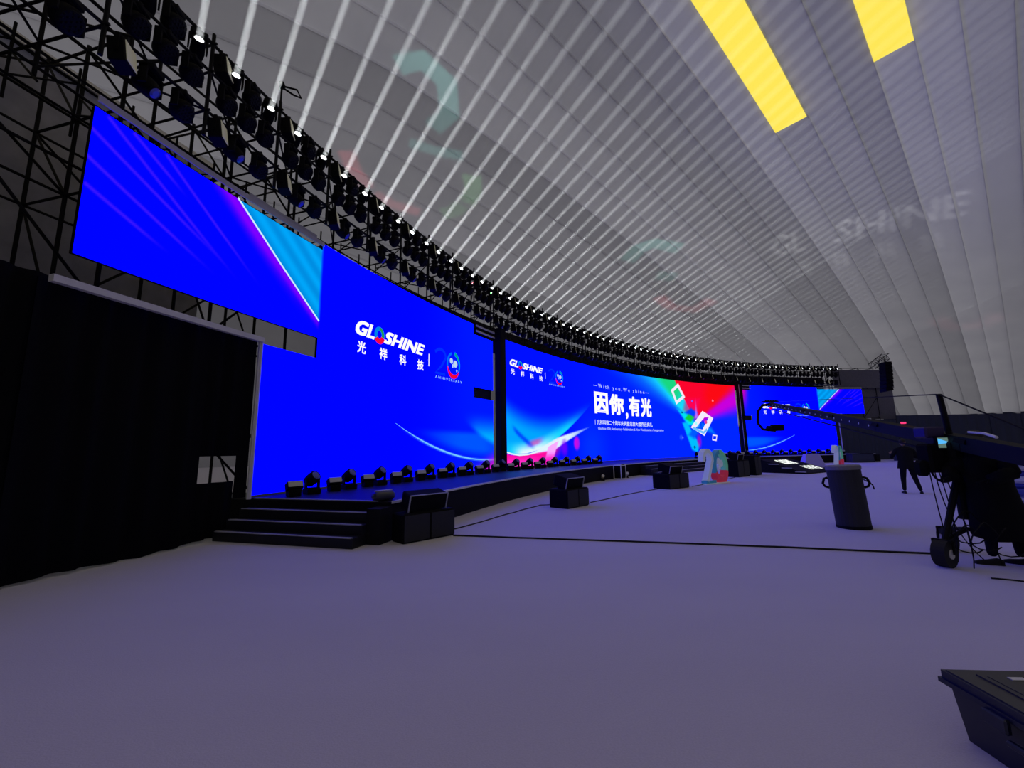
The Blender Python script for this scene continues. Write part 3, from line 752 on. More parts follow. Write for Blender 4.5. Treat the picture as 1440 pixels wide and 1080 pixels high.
def proto_wash():
    r = empty('wash_light'); hook_part(r)
    MB().bbox((0, 0, -0.11), (0.28, 0.24, 0.10), 0.02).build('base', BLACK, r)
    b = MB()
    for s_ in (-1, 1): b.box((s_ * 0.235, 0, -0.31), (0.035, 0.13, 0.36))
    b.box((0, 0, -0.165), (0.50, 0.13, 0.05)); b.build('yoke', BLACK, r)
    M_ = align((0, -0.80, -0.6)); c = V((0, 0.0, -0.42))
    h = MB().lathe([(0.10, -0.17), (0.17, -0.13), (0.21, -0.04), (0.215, 0.06), (0.20, 0.085)], M_, 14, c).build('head', BLACK, r, True)
    b = MB(); b.lathe([(0.185, 0.086), (0.17, 0.10)], M_, 14, c)
    for (q, rr_) in ((0, 0), (1, 0.075), (2, .135)):
        for t in range(1 if q == 0 else 6 * q):
            an = 2 * PI * t / (6 * q if q else 1); b.lathe([(0.026, 0.10), (0.016, 0.115)], M_, 6, c + M_ @ V((rr_ * math.cos(an), rr_ * math.sin(an), 0)))
    b.build('lens_plate', LENSD, h)
    return r
def proto_strobe():
    r = empty('strobe_light'); hook_part(r)
    b = MB()
    for s_ in (-1, 1): b.box((s_ * 0.20, 0, -0.24), (0.025, 0.06, 0.34))
    b.box((0, 0, -0.08), (0.42, 0.06, 0.03)); b.build('bracket', BLACK, r)
    M_ = rotx(-0.15) @ rotz(0.0)
    h = MB().bbox((0, 0.02, -0.34), (0.36, 0.26, 0.46), 0.02, M_).build('housing', BLACK, r)
    MB().box((0, -0.118, -0.322), (0.30, 0.012, 0.38), M_).build('lamp_panel', PALE, h)
    return r
def proto_profile():
    r = empty('spot_light'); hook_part(r)
    MB().bbox((0, 0, -0.12), (0.32, 0.26, 0.12), 0.02).build('base', BLACK, r)
    b = MB()
    for s_ in (-1, 1): b.box((s_ * 0.20, 0, -0.34), (0.03, 0.14, 0.36))
    b.box((0, 0, -0.18), (0.43, 0.14, 0.05)); b.build('yoke', BLACK, r)
    M_ = align((0.15, -0.75, -0.66)); c = V((0, 0.02, -0.46))
    h = MB().lathe([(0.08, -0.24), (0.15, -0.21), (0.17, -0.08), (0.16, 0.06), (0.12, 0.10), (0.125, 0.14)], M_, 12, c).build('head', BLACK, r, True)
    MB().lathe([(0.105, 0.141), (0.06, 0.155)], M_, 12, c).build('lens', LENSB, h)
    return r
beamP, beam_c = proto_beam(); dimP, _ = proto_beam(); washP = proto_wash(); strobeP = proto_strobe(); profP = proto_profile()

# light shaft in the haze: a slim column of haze lit by the fixture's own lamp
def haze_mat():
    m = D.materials.new('stage_haze'); m.use_nodes = True; nt = m.node_tree; nt.nodes.clear()
    o = nt.nodes.new('ShaderNodeOutputMaterial'); s_ = nt.nodes.new('ShaderNodeVolumeScatter')
    s_.inputs['Color'].default_value = (1, 1, 1, 1); s_.inputs['Density'].default_value = 0.02; s_.inputs['Anisotropy'].default_value = 0.55
    nt.links.new(s_.outputs[0], o.inputs['Volume']); m.cycles.homogeneous_volume = True
    return m
HAZE = haze_mat()
BEAM_L = 34.0
lens_pt = beam_c + BEAM_DIR * 0.20
def add_shaft(par, length, r1, spread, watts):
    b = MB().tube(lens_pt, lens_pt + BEAM_DIR * length, 0.075, 16, r1); me = D.meshes.new('light_shaft'); me.from_pydata(b.v, [], b.f); me.materials.append(HAZE)
    bm = bmesh.new(); bm.from_mesh(me); bmesh.ops.recalc_face_normals(bm, faces=bm.faces); bm.to_mesh(me); bm.free()
    link('light_shaft', me, par)
    ld = D.lights.new('lamp', 'AREA'); ld.shape = 'DISK'; ld.size = 0.13; ld.energy = watts; ld.spread = math.radians(spread); ld.color = (0.93, 0.97, 1.0)
    lo = D.objects.new('lamp', ld); COL.objects.link(lo); lo.parent = par
    lo.matrix_local = Matrix.Translation(lens_pt) @ align(-BEAM_DIR).to_4x4()
add_shaft(beamP, BEAM_L, 0.27, 1.6, BEAM_W)
add_shaft(dimP, BEAM_L, 0.27, 1.6, BEAM_W * 0.33)       # the far lamps are run dimmer
for r in (beamP, dimP, washP, strobeP, profP): learn(r)

ORD = ['first', 'second', 'third', 'fourth', 'fifth', 'sixth', 'seventh', 'eighth', 'ninth', 'tenth', 'eleventh', 'twelfth', 'thirteenth', 'fourteenth', 'fifteenth', 'sixteenth', 'seventeenth', 'eighteenth', 'nineteenth', 'twentieth']
seen_n = {}
def in_view(p):
    q = cam.matrix_world.inverted() @ V(p)
    if q.z > -0.1: return False
    u = 720 + FPX * q.x / -q.z; v = 540 - FPX * q.y / -q.z
    return 8 < u < 1432 and 8 < v < 1072
def ordinal(key, p, short, far):
    if not in_view(p): return far
    n = seen_n[key] = seen_n.get(key, 0) + 1
    return '%s, %s in view from the left' % (short, ORD[n - 1]) if n <= 20 else far
def where(b): return 'above the left LED wall' if b > 0.33 else ('above the middle LED wall' if b > -0.31 else 'above the far right LED wall')
used = {}
def put(proto, cat, b, R_, z, label, group, rz=None):
    # all fixtures face the audience along the hall axis so the shafts stay parallel
    face = (TH - PI / 2 + 0.045) if rz is None else rz
    loc = Q(b, R_, z); proto.scale = (.86, .86, .86)
    label = ordinal((proto.name, z), Q(b, R_, z - .4), label[1], label[0])
    if proto.name not in used:
        used[proto.name] = 1; o = proto; o.location = loc; o.rotation_euler = (0, 0, face); o['label'] = label; o['group'] = group
    else: o = copy_tree(proto, loc, face, label, group)
    o['category'] = cat; return o
for i, x in enumerate(bs[:-1]):
    wh = where(x)
    face = TH - PI / 2 + x
    put(strobeP, 'lamp', x - 0.0055, RR, 9.13, ('square black strobe lamp on the top lamp rail ' + wh, 'square black strobe lamp on the top lamp rail'), 'strobe lamps on the top rail ' + wh, face + 0.5)
    bP = beamP if x > -0.12 else dimP      # the far lamps throw fainter shafts
    put(bP, 'lamp', x - 0.0108, RR, 9.13, ('small beam lamp with a white shaft, top rail, ' + wh if bP is beamP else 'small lamp with a faint shaft, top rail, ' + wh, 'small top rail lamp with a white light shaft' if bP is beamP else 'small top rail lamp with a faint shaft'), ('beam lamps ' if bP is beamP else 'lit lamps ') + wh)
    put(washP, 'lamp', x - 0.0200, RR, 9.13, ('round dark wash lamp on the top lamp rail ' + wh, 'round dark wash lamp on the top lamp rail'), 'wash lamps on the top rail ' + wh, face + 0.35)
    put(bP, 'lamp', x - 0.0295, RR, 9.13, ('small beam lamp with a white shaft, top rail, ' + wh if bP is beamP else 'small lamp with a faint shaft, top rail, ' + wh, 'small top rail lamp with a white light shaft' if bP is beamP else 'small top rail lamp with a faint shaft'), ('beam lamps ' if bP is beamP else 'lit lamps ') + wh)
    for d_ in (0.0085, 0.0185, 0.0285):
        put(washP, 'lamp', x - d_, RR, 8.55, ('round dark wash lamp on the second lamp rail ' + wh, 'round dark wash lamp on the second lamp rail'), 'wash lamps on the second rail ' + wh, face + 0.35)
    put(strobeP, 'lamp', x - 0.0060, RR, 7.75 + 0.05, ('square black strobe lamp on the lowest lamp rail ' + wh, 'square black strobe lamp on the lowest lamp rail'), 'strobe lamps on the lowest rail ' + wh, face + 0.5)
    put(profP, 'lamp', x - 0.0150, RR, 7.75, ('black spot lamp with blue glass, lowest lamp rail, ' + wh, 'black spot lamp with blue glass, lowest lamp rail'), 'spot lamps on the lowest rail ' + wh, face + 0.35)
    put(washP, 'lamp', x - 0.0265, RR, 7.75, ('round dark wash lamp on the lowest lamp rail ' + wh, 'round dark wash lamp on the lowest lamp rail'), 'wash lamps on the lowest rail ' + wh, face + 0.35)
# small camera-like head standing above the top rail
pc = empty('rail_camera', Q(B0 - DB, RR, 9.33), 0.2, 'small black device on a stalk standing above the top lamp rail', 'device')
MB().tube((0, 0, 0), (0, 0, 0.38), 0.02).build('stalk', BLACKM, pc)
MB().bbox((0, 0, 0.43), (0.10, 0.12, 0.12), 0.01).build('body', BLACK, pc)
b = MB(); b.path([(0, .05, .46), (.28, .1, .46), (.38, .1, .26), (.22, .08, .3), (0, .05, .42)], 0.022, 5); b.build('bent_arm', BLACK, pc)

# gobo projectors on the scaffold: a cut plate in front of a small lamp throws faint pictures on the roof
def vz(c): return VZ + VH * max(0.0, 1 - (abs(c) / VW) ** VE) ** (1 / VE)
def roof(c, n): return hall_pt(c, n, vz(c))
def gobo(L, loops, colr, watts, label, kp=0.3):
    T = [[roof(*q) for q in lp] for lp in loops]; allp = [q for t in T for q in t]
    mid_ = sum(allp, V((0, 0, 0))) / len(allp); ax = (mid_ - L).normalized(); a_ = ax.cross(V((0, 0, 1))).normalized(); b_ = a_.cross(ax)
    def plate(q): d = q - L; d = d * (kp / d.dot(ax)); return (d.dot(a_), d.dot(b_))
    holes = [[plate(q) for q in t] for t in T]; rmax = max(math.hypot(*q) for h in holes for q in h)
    bm = bmesh.new(); ed = []
    outer = arc_pts(0, 0, rmax * 1.7, rmax * 1.7, 0, 350, 35)
    for lp in [outer] + holes:
        vs = [bm.verts.new((x, y, 0)) for x, y in lp]; ed += [bm.edges.new((vs[i], vs[(i + 1) % len(vs)])) for i in range(len(vs))]
    bmesh.ops.triangle_fill(bm, use_beauty=True, use_dissolve=False, edges=ed)
    Mx = Matrix((a_, b_, ax)).transposed()
    bm.verts.ensure_lookup_table()
    root = empty('gobo_projector', L, 0, label, 'projector', 'picture projectors on the scaffold')
    b = MB(); b.add([Mx @ V((q.co.x, q.co.y, kp)) for q in bm.verts], [[q.index for q in f.verts] for f in bm.faces if len(f.verts) > 2]); bm.free()
    b.build('gobo_plate', BLACK, root)
    MB().lathe([(.10, -.35), (.12, -.30), (.12, -.04)], Mx, 14).build('body', BLACK, root)
    b = MB(); rr_ = rmax * 1.7
    for i in range(4):
        t = PI / 4 + PI / 2 * i; b.tube(Mx @ V((.115 * math.cos(t), .115 * math.sin(t), -.05)), Mx @ V((rr_ * math.cos(t), rr_ * math.sin(t), kp)), .008, 5)
    b.build('plate_holder', BLACKM, root)
    ld_ = D.lights.new('lamp', 'SPOT'); ld_.energy = watts; ld_.color = colr; ld_.shadow_soft_size = .0025; ld_.spot_size = 2 * math.atan(rmax * 1.5 / kp); ld_.spot_blend = .05
    l = D.objects.new('lamp', ld_); COL.objects.link(l); l.parent = root; l.matrix_local = align(-ax).to_4x4()
def outline(body, shear=0.0):
    cu = D.curves.new('outline', 'FONT'); cu.body = body; cu.resolution_u = 1; cu.fill_mode = 'NONE'
    o = D.objects.new('outline', cu); COL.objects.link(o); dg = bpy.context.evaluated_depsgraph_get(); me = D.meshes.new_from_object(o.evaluated_get(dg))
    nb = {}
    for e in me.edges:
        i, j = e.vertices; nb.setdefault(i, []).append(j); nb.setdefault(j, []).append(i)
    co = [(v.co.x + shear * v.co.y, v.co.y) for v in me.vertices]; left = set(nb); out = []
    while left:
        i = min(left); lp = [i]; left.discard(i)
        while True:
            nx = [q for q in nb[lp[-1]] if q in left]
            if not nx: break
            lp.append(nx[0]); left.discard(nx[0])
        if len(lp) > 2: out.append([co[q] for q in lp])
    D.objects.remove(o); D.curves.remove(cu); D.meshes.remove(me); return out
def fit(loops, x0, y0, x1, y1):
    X = [p[0] for l in loops for p in l]; Y = [p[1] for l in loops for p in l]
    return [[(x0 + (p[0] - min(X)) / (max(X) - min(X)) * (x1 - x0), y0 + (p[1] - min(Y)) / (max(Y) - min(Y)) * (y1 - y0)) for p in l] for l in loops]
def quad(x, y):    # unit square of the projected name -> roof coordinates
    tl, tr_, br, bl_ = (36.7, 13.9), (39.8, -0.1), (43.4, -0.1), (40.5, 14.7)
    return tuple((tl[i] * (1 - x) + tr_[i] * x) * y + (bl_[i] * (1 - x) + br[i] * x) * (1 - y) for i in (0, 1))
word = fit(outline('GL', .2), 0, 0, .19, 1) + fit(outline('SHINE', .2), .36, 0, 1, 1)
chars = []
for i, g in enumerate('光祥科技'): chars += fit(outline(g), .1 + .22 * i, -1.35, .2 + .22 * i, -.45)
gobo(Q(-0.02, RB, 9.45), [[quad(*p) for p in l] for l in word], (1, 1, 1), 14000.0, 'small projector on the top rail above the middle of the stage')
gobo(Q(-0.05, RB, 9.45), [[quad(*p) for p in l] for l in chars], (1, 1, 1), 10000.0, 'second small projector on the top rail above the middle of the stage')
def ribbon(pts, w):
    L_ = []; R_ = []
    for i, (x, y) in enumerate(pts):
        p, q = pts[max(i - 1, 0)], pts[min(i + 1, len(pts) - 1)]; dx, dy = q[0] - p[0], q[1] - p[1]; l = math.hypot(dx, dy); ww = w[i] if isinstance(w, list) else w
        L_.append((x - dy / l * ww / 2, y + dx / l * ww / 2)); R_.append((x + dy / l * ww / 2, y - dx / l * ww / 2))
    return L_ + R_[::-1]
gobo(Q(0.36, RB, 9.45), [ribbon([(0.2, 24.4), (1.3, 22.9), (3.4, 23.2), (5.0, 25.4), (4.7, 27.6)], 1.6), ribbon([(4.0, 30.4), (6.2, 29.6), (8.2, 28.4)], 1.1)], (.25, 1, .85), 5000.0, 'projector with a teal picture on the top rail above the left LED wall')
gobo(Q(0.33, RB, 9.45), [ribbon([(0.2, 35.2), (1.8, 37.4), (3.6, 38.8)], 1.5), ribbon([(4.4, 39.3), (6.6, 39.6), (9.3, 38.7)], 1.5)], (1, .12, .15), 12000.0, 'projector with a red picture on the top rail above the left LED wall')
gobo(Q(0.30, RB, 9.45), [ribbon([(10.1, 29.8), (11.6, 31.6), (12.0, 33.6)], 1.8), ribbon([(11.9, 34.2), (11.9, 35.8), (11.2, 37.0)], 1.8)], (.3, 1, .3), 6000.0, 'projector with a green picture on the top rail above the left column')
gobo(Q(0.02, RB, 9.45), [ribbon([(41.0, 29.3), (44.6, 29.4), (47.0, 27.2), (45.6, 24.0)], 1.9)], (1, .12, .15), 16000.0, 'projector with a red picture on the top rail above the middle LED wall')
gobo(Q(0.05, RB, 9.45), [ribbon([(31.5, 27.6), (30.2, 25.2), (30.4, 23.2), (33.0, 21.6)], 1.9), ribbon([(36.2, 26.6), (38.0, 25.0)], 2.0)], (.25, 1, .8), 6000.0, 'projector with a teal picture on the top rail above the middle LED wall')
gobo(Q(-0.08, RB, 9.45), [ribbon([(63.6, 4.6), (67.0, 3.6), (67.6, 1.2), (65.6, -.8)], 1.8)], (1, .35, .4), 18000.0, 'projector with a pink picture on the top rail above the middle LED wall')

# --- lamps standing on the stage edge
def proto_floor_head():
    r = empty('moving_head_lamp')
    MB().bbox((0, 0, 0.07), (0.36, 0.34, 0.14), 0.02).build('base', BLACK, r)
    b = MB()
    for s_ in (-1, 1): b.box((s_ * 0.165, 0, 0.28), (0.035, 0.12, 0.30))
    b.box((0, 0, .15), (.365, .12, .03)); b.build('yoke', BLACK, r)
    M_ = align((0.25, -0.75, 0.55)); c = V((0, 0.0, 0.40))
    h = MB().lathe([(0.10, -0.20), (0.15, -0.17), (0.165, -0.04), (0.16, 0.10), (0.14, 0.15)], M_, 12, c).build('head', BLACK, r, True)
    MB().lathe([(0.115, 0.151), (0.08, 0.17)], M_, 12, c).build('lens', LENSB, h)
    return r
def proto_blinder():
    r = empty('strobe_lamp')
    b = MB().bbox((0, 0, 0.09), (0.30, 0.26, 0.18), 0.02); b.build('base', BLACK, r)
    M_ = rotx(-0.45)
    h = MB().bbox((0, 0, 0.25), (0.38, 0.20, 0.20), 0.015, M_).build('housing', BLACK, r)
    MB().box(V((0, 0, .25)) + M_ @ V((0, -0.106, 0.02)), (0.34, 0.012, 0.14), M_).build('lamp_panel', PALEG, h)
    return r
fh = proto_floor_head(); bl = proto_blinder(); learn(fh); learn(bl)
cnt = {}
def put2(proto, a, R_, lab, grp, rz):
    loc = P(a, R_, H_STAGE); proto.scale = (.84, .84, .84)
    if proto.name not in cnt:
        cnt[proto.name] = 1; o = proto; o.location = loc; o.rotation_euler = (0, 0, rz); tag(o, lab, 'lamp', grp)
    else:
        o = copy_tree(proto, loc, rz, lab, grp); o['category'] = 'lamp'
    return o
for k in (1, -1):
    sd = 'left' if k > 0 else 'right'
    for i in range(17):
        a = k * (0.5534 - 0.0253 * i); R_ = 45.15 - 0.045 * i
        w_ = 'in front of the %s LED wall' % ('left' if (k > 0 and abs(a) > .31) else 'right' if (k < 0 and abs(a) > .31) else 'middle')
        w2_ = w_ + (' left half' if (abs(a) <= .31 and k > 0) else ' right half' if abs(a) <= .31 else '')
        put2(bl, a, R_, 'low grey-plated strobe lamp on the stage, %s from the %s end of the row' % (ORD[i], sd), 'stage floor strobe lamps', TH - PI / 2 + a - 0.45)
        put2(fh, a - k * 0.0112, R_, 'round black moving head lamp on the stage, %s from the %s end' % (ORD[i], sd), 'stage floor moving heads', TH - PI / 2 + a - 0.4)

# ------------------------------------------------------------------ loudspeaker stacks on the floor
CA = math.atan2(CV.y, CV.x)     # direction along the stage chord
def sub(loc, rz, sz, label, top=True, tilt=0.25, tw=0.8, th_=0.30):
    r = empty('speaker_stack', (loc[0], loc[1], 0), rz, label, 'loudspeaker', 'black speaker stacks on the floor')
    x, y, z = sz
    MB().bbox((0, 0, z / 2), (x, y, z), 0.025).build('subwoofer', BLACK, r)
    b = MB()
    for j in (-1, 1): b.box((x * 0.25 * j, -y / 2 - 0.006, z / 2), (x * 0.46, 0.012, z * 0.88))
    b.build('grille', mat('speaker_grille', (0.012, 0.012, 0.02), 0.7, bump=0.5, scale=120) if 'speaker_grille' not in D.materials else D.materials['speaker_grille'], r)
    if top:
        M_ = rotx(tilt)
        t = MB().bbox((0, 0, z + 0.04 + th_ / 2), (tw, y * 0.72, th_), 0.02, M_).build('stage_monitor', BLACK, r)
        b = MB(); c = V((0, 0, z + 0.04 + th_ / 2))
        for i in (-1, 1): b.box(c + M_ @ V((i * tw / 2, -y * .36, 0)), (0.02, 0.02, th_ * 1.02), M_)
        b.box(c + M_ @ V((0, -y * .36, th_ / 2)), (tw, 0.02, 0.015), M_)
        b.build('edge_trim', NOSE, t)
        MB().box((0, 0, z + 0.02), (tw * .8, y * .5, 0.05)).build('support_foot', BLACKM, r)
    return r
# stack corners were measured on the floor plan: near long face runs along the chord
def stack_at(p_near, p_far, depth, z, label, **k):
    p = V((*p_near, 0)); q = V((*p_far, 0)); d = (q - p); L = d.length; d.normalize(); nrm = V((-d.y, d.x, 0))
    c = (p + q) / 2 + nrm * depth / 2
    return sub((c.x, c.y), math.atan2(d.y, d.x), (L, depth, z), label, **k)
stack_at((-1.92, 7.48), (-1.13, 8.25), 0.42, 0.50, 'big black speaker stack on the carpet beside the left steps')
stack_at((1.42, 11.35), (2.12, 12.10), 0.62, 0.50, 'black speaker stack on the carpet in front of the left third of the stage')
stack_at((5.85, 16.0), (6.9, 16.75), 0.75, 0.56, 'black speaker stack just left of the large 20 sign')
stack_at((11.35, 21.45), (12.35, 22.2), 0.7, 0.85, 'tall black speaker stack just right of the large 20 sign', tw=0.6)
stack_at((12.9, 22.6), (13.5, 23.1), 0.7, 1.05, 'plain dark blue cabinet beside the speaker stack right of the large 20 sign', top=False)

# wire-frame flight case by the stage
fc = empty('flight_case', (5.42, 21.62, 0), 0.75, 'small flight case with bright metal edges standing at the stage front', 'case')
MB().bbox((0, 0, 0.35), (0.42, 0.4, 0.62), 0.02).build('body', BLACK, fc)
b = MB()
for i in (-1, 1):
    for j in (-1, 1): b.tube((i * .22, j * .21, .03), (i * .22, j * .21, .68), 0.024, 6)
    for z_ in (.03, .68):
        b.tube((i * .22, -.21, z_), (i * .22, .21, z_), 0.024, 6); b.tube((-.22, i * .21, z_), (.22, i * .21, z_), 0.024, 6)
b.build('metal_edges', mat('bright_edge', (0.85, 0.85, 0.9), 0.4, 0.0, bump=.02), fc)
MB().tube((-.12, -.2, .72), (.12, -.2, .72), 0.02, 6).build('handle', BLACKM, fc)
# small lamp cans on the carpet by the fascia
for (x, y, lab) in ((4.35, 20.7, 'tiny silver floor lamp by the stage front left of the flight case'), (6.0, 22.4, 'tiny dark floor lamp by the stage front right of the flight case')):
    c_ = empty('floor_can', (x, y, 0), 0, lab, 'lamp'); MB().lathe([(0.09, 0), (0.09, .03), (.03, .05), (.03, .12)], None, 10).build('base', BLACKM, c_)
    MB().lathe([(0.06, -0.1), (0.08, 0.08)], rotx(1.0), 10, (0, 0, .2)).build('shade', GREYAL, c_)
# bag left on the stage corner above the left steps
bg = empty('small_bag', P(0.5600, 42.75, H_STAGE), 0.9, 'small shiny dark bag lying on the stage corner above the left steps', 'bag')
MB().bbox((0, 0, .09), (.42, .24, .17), .05).build('body', mat('shiny_nylon', (0.05, 0.05, 0.07), .3, bump=.5, scale=12), bg, True)
MB().box((0, 0, .185), (.36, .05, .015)).build('zip_flap', GREYAL, bg)

# ------------------------------------------------------------------ "20" signs
def prism(mb, pts, y0, y1):
    n = len(pts); vs = [V((x, y0, z)) for x, z in pts] + [V((x, y1, z)) for x, z in pts]
    fs = [tuple(range(n)), tuple(range(2 * n - 1, n - 1, -1))] + [(i, (i + 1) % n + 0, (i + 1) % n + n, i + n) for i in range(n)]
    fs = [fs[0], fs[1]] + [((i + 1) % n, i, i + n, (i + 1) % n + n) for i in range(n)]
    return mb.add(vs, fs)
def band(mb, path, w, y0, y1):
    """thick ribbon along a 2D path, as a solid of depth y0..y1"""
    n = len(path); L_ = []; R_ = []
    for i, (x, z) in enumerate(path):
        p, q = path[max(i - 1, 0)], path[min(i + 1, n - 1)]; dx, dz = q[0] - p[0], q[1] - p[1]; l = math.hypot(dx, dz) or 1; ww = w[i] if isinstance(w, list) else w
        L_.append((x - dz / l * ww / 2, z + dx / l * ww / 2)); R_.append((x + dz / l * ww / 2, z - dx / l * ww / 2))
    vs = []
    for i in range(n): vs += [V((L_[i][0], y0, L_[i][1])), V((R_[i][0], y0, R_[i][1])), V((R_[i][0], y1, R_[i][1])), V((L_[i][0], y1, L_[i][1]))]
    fs = [(4 * i + k_, 4 * i + (k_ + 1) % 4, 4 * i + 4 + (k_ + 1) % 4, 4 * i + 4 + k_) for i in range(n - 1) for k_ in range(4)] + [(3, 2, 1, 0), (4 * n - 4, 4 * n - 3, 4 * n - 2, 4 * n - 1)]
    return mb.add(vs, fs)
PW = mat('sign_white', (0.62, 0.68, 0.76), 0.35, emit=(.5, .6, .75), es=.12, bump=.02); PB = mat('sign_blue', (0.05, 0.28, 0.45), 0.35, emit=(0.02, 0.2, .4), es=.15, bump=.02); PG = mat('sign_green', (0.18, 0.62, 0.35), 0.35, emit=(.1, .5, .3), es=.15, bump=.02)
PR = mat('sign_red', (0.75, 0.04, 0.06), 0.35, emit=(.7, .02, .05), es=.15, bump=.02)
def sign20(loc, rz, label, s_=1.0):
    r = empty('anniversary_sign', loc, rz, label, 'sign', 'large 20 signs on the carpet'); r.scale = (s_, s_, s_)
    two = [(-.95, .95)] + arc_pts(-.62, 1.05, .32, .34, 165, -15, 8) + [(-.42, .75), (-.72, .2), (-.78, .12)]
    b = MB(); band(b, two, .17, -.12, .12); b.build('digit_two', PW, r)
    b = MB(); b.box((-.52, 0, .07), (.75, .24, .14)); b.build('digit_two_foot', PB, r)
    cx, cz = .35, .72
    b = MB(); band(b, arc_pts(cx, cz, .47, .62, 100, 205, 12), .17, -.12, .12); b.build('digit_zero_arc', PB, r)
    b = MB(); band(b, arc_pts(cx, cz, .47, .62, 100, -20, 12), .17, -.12, .12); b.build('digit_zero_arc', PG, r)
    b = MB(); band(b, arc_pts(cx, cz, .47, .62, 205, 340, 12), [.14 + .18 * math.sin(PI * i / 12) for i in range(13)], -.14, .14); b.build('digit_zero_arc', PR, r)
    b = MB()
    for px, pz, rx, rz_ in ((-.08, .22, .12, .14), (-.02, -.05, .08, .14), (.14, .1, .13, .16)):
        prism(b, arc_pts(cx + px, cz + pz, rx, rz_, 0, 324, 9), -.06, .06)
    b.build('world_map', PW, r)
    b = MB(); b.box((-.1, 0, .015), (1.9, .36, .03)); b.build('base_plate', PW, r)
    return r
sign20((8.75, 18.45, 0), CA - .1, 'large 20 sign in white, blue, green and red, standing between two speaker stacks', 1.0)
sign20((23.05, 30.0, 0), CA, 'second 20 sign far away by the right LED wall, above the tall grey drum', 1.02)

# black ramp with glowing floor logo
ramp = empty('logo_ramp', (16.55, 24.9, 0), CA - 0.15, 'low black ramp with the company name in glowing white letters', 'ramp')
b = MB(); b.add([(-2.3, -1.5, 0), (2.3, -1.5, 0), (2.3, 1.3, 0), (-2.3, 1.3, 0), (-2.3, -1.5, .06), (2.3, -1.5, .06), (2.3, 1.3, .95), (-2.3, 1.3, .95)], [(3, 2, 1, 0), (4, 5, 6, 7), (0, 1, 5, 4), (2, 3, 7, 6), (1, 2, 6, 5), (3, 0, 4, 7)])
b.build('ramp_body', FASCIA, ramp); ramp.scale = (.74, .85, .8)
pr = lambda x, y: V((x, y, .09 + (y + 1.5) / 2.8 * .89))
GLOW = emat('glowing_letters', (0.95, 1, 0.95), 1.3, False)
text_on('GLOSHINE', (-1.1, .1, .9, .95), pr, GLOW, ramp, 0.045, .18)
for i, g in enumerate('光祥科技'): text_on(g, (-.2 + 0.55 * i, -1.05, .2 + .55 * i, -.3), pr, GLOW, ramp, 0.04, 0)
for i in range(3):
    MB().box((-2.35 - 0.0, -1.2 + i * .8, max(.06, .14 + .24 * i)), (.12, .6, .05)).build('step_edge', NOSE, ramp)
wd = empty('lectern_wedge', (20.0, 28.5, 0), CA - .5, 'pale violet slanted block beside the glowing ramp', 'display')
b = MB(); b.add([(-1.0, -.5, 0), (.75, -.5, 0), (.9, .55, 0), (-.5, .55, 0), (-.35, -.05, .95), (.75, -.05, .95), (.8, .3, .95), (-.2, .3, .95)], [(3, 2, 1, 0), (4, 5, 6, 7), (0, 1, 5, 4), (2, 3, 7, 6), (1, 2, 6, 5), (3, 0, 4, 7)])
b.build('block', mat('violet_panel', (.36, .32, .95), .4, bump=.02), wd)
MB().box((0, 0, .03), (2.0, 1.2, .06)).build('plinth', BLACK, wd)

# ------------------------------------------------------------------ tall drum in the middle of the floor
dr = empty('tall_drum', (6.52, 8.32, 0), -0.66, 'tall dark grey fabric drum with side straps standing alone on the carpet', 'drum')
CANV = mat('grey_canvas', (0.028, 0.028, 0.042), 0.85, bump=.4, scale=45, var=.15)
dr.rotation_euler = (0, -0.045, -0.66)
MB().lathe([(0.265, 0), (0.272, .02), (0.272, 1.12), (0.262, 1.14)], None, 28).build('body', CANV, dr, False)
MB().lathe([(0.285, 1.10), (0.287, 1.165), (0.26, 1.185)], None, 28).build('lid', mat('grey_lid', (.22, .21, .25), .6, bump=.1), dr)
MB().lathe([(0.276, 0), (0.278, .06)], None, 28).build('bottom_band', BLACKM, dr)
for sg in (-1, 1):
    b = MB(); b.path([(sg * .27, -.05, .95), (sg * .33, -.06, .93), (sg * .36, -.05, .84), (sg * .33, -.04, .78), (sg * .27, -.05, .76)], 0.024, 6); b.build('strap', BLACKM, dr)
b = MB(); b.path([(.28, .05, .9), (.34, .04, .86), (.40, .02, .80), (.41, .0, .72)], 0.012, 5); b.build('strap_tail', BLACKM, dr)

# ------------------------------------------------------------------ people
def skin_body(name, verts, edges, radii, m, parent=None, levels=2, root=0, smooth=True, loc=None):
    me = D.meshes.new(name); me.from_pydata([tuple(v) for v in verts], edges, []); me.update()
    o = D.objects.new(name, me); COL.objects.link(o)
    sk = o.modifiers.new('skin', 'SKIN'); sk.use_smooth_shade = True
    for i, r in enumerate(radii):
        d = me.skin_vertices[0].data[i]; d.radius = r if isinstance(r, tuple) else (r, r); d.use_root = (i == root)
    ss = o.modifiers.new('sub', 'SUBSURF'); ss.levels = levels; ss.render_levels = levels
    dg = bpy.context.evaluated_depsgraph_get(); out = D.meshes.new_from_object(o.evaluated_get(dg))
    D.objects.remove(o); D.meshes.remove(me)
    out.materials.clear(); out.materials.append(m); out.shade_smooth(); out.name = name
    return link(name, out, parent)
def ell(name, c, r, m, parent, M=None, n=14, cut=None):
    prof = [(max(1e-3, math.sin(PI * i / 10)), -math.cos(PI * i / 10)) for i in range(11)]
    if cut is not None: prof = [p for p in prof if p[1] >= cut]
    b = MB(); S_ = Matrix.Diagonal(r).to_3x3(); MM = (M @ S_) if M else S_
    b.lathe(prof, MM, n, c); return b.build(name, m, parent, True)
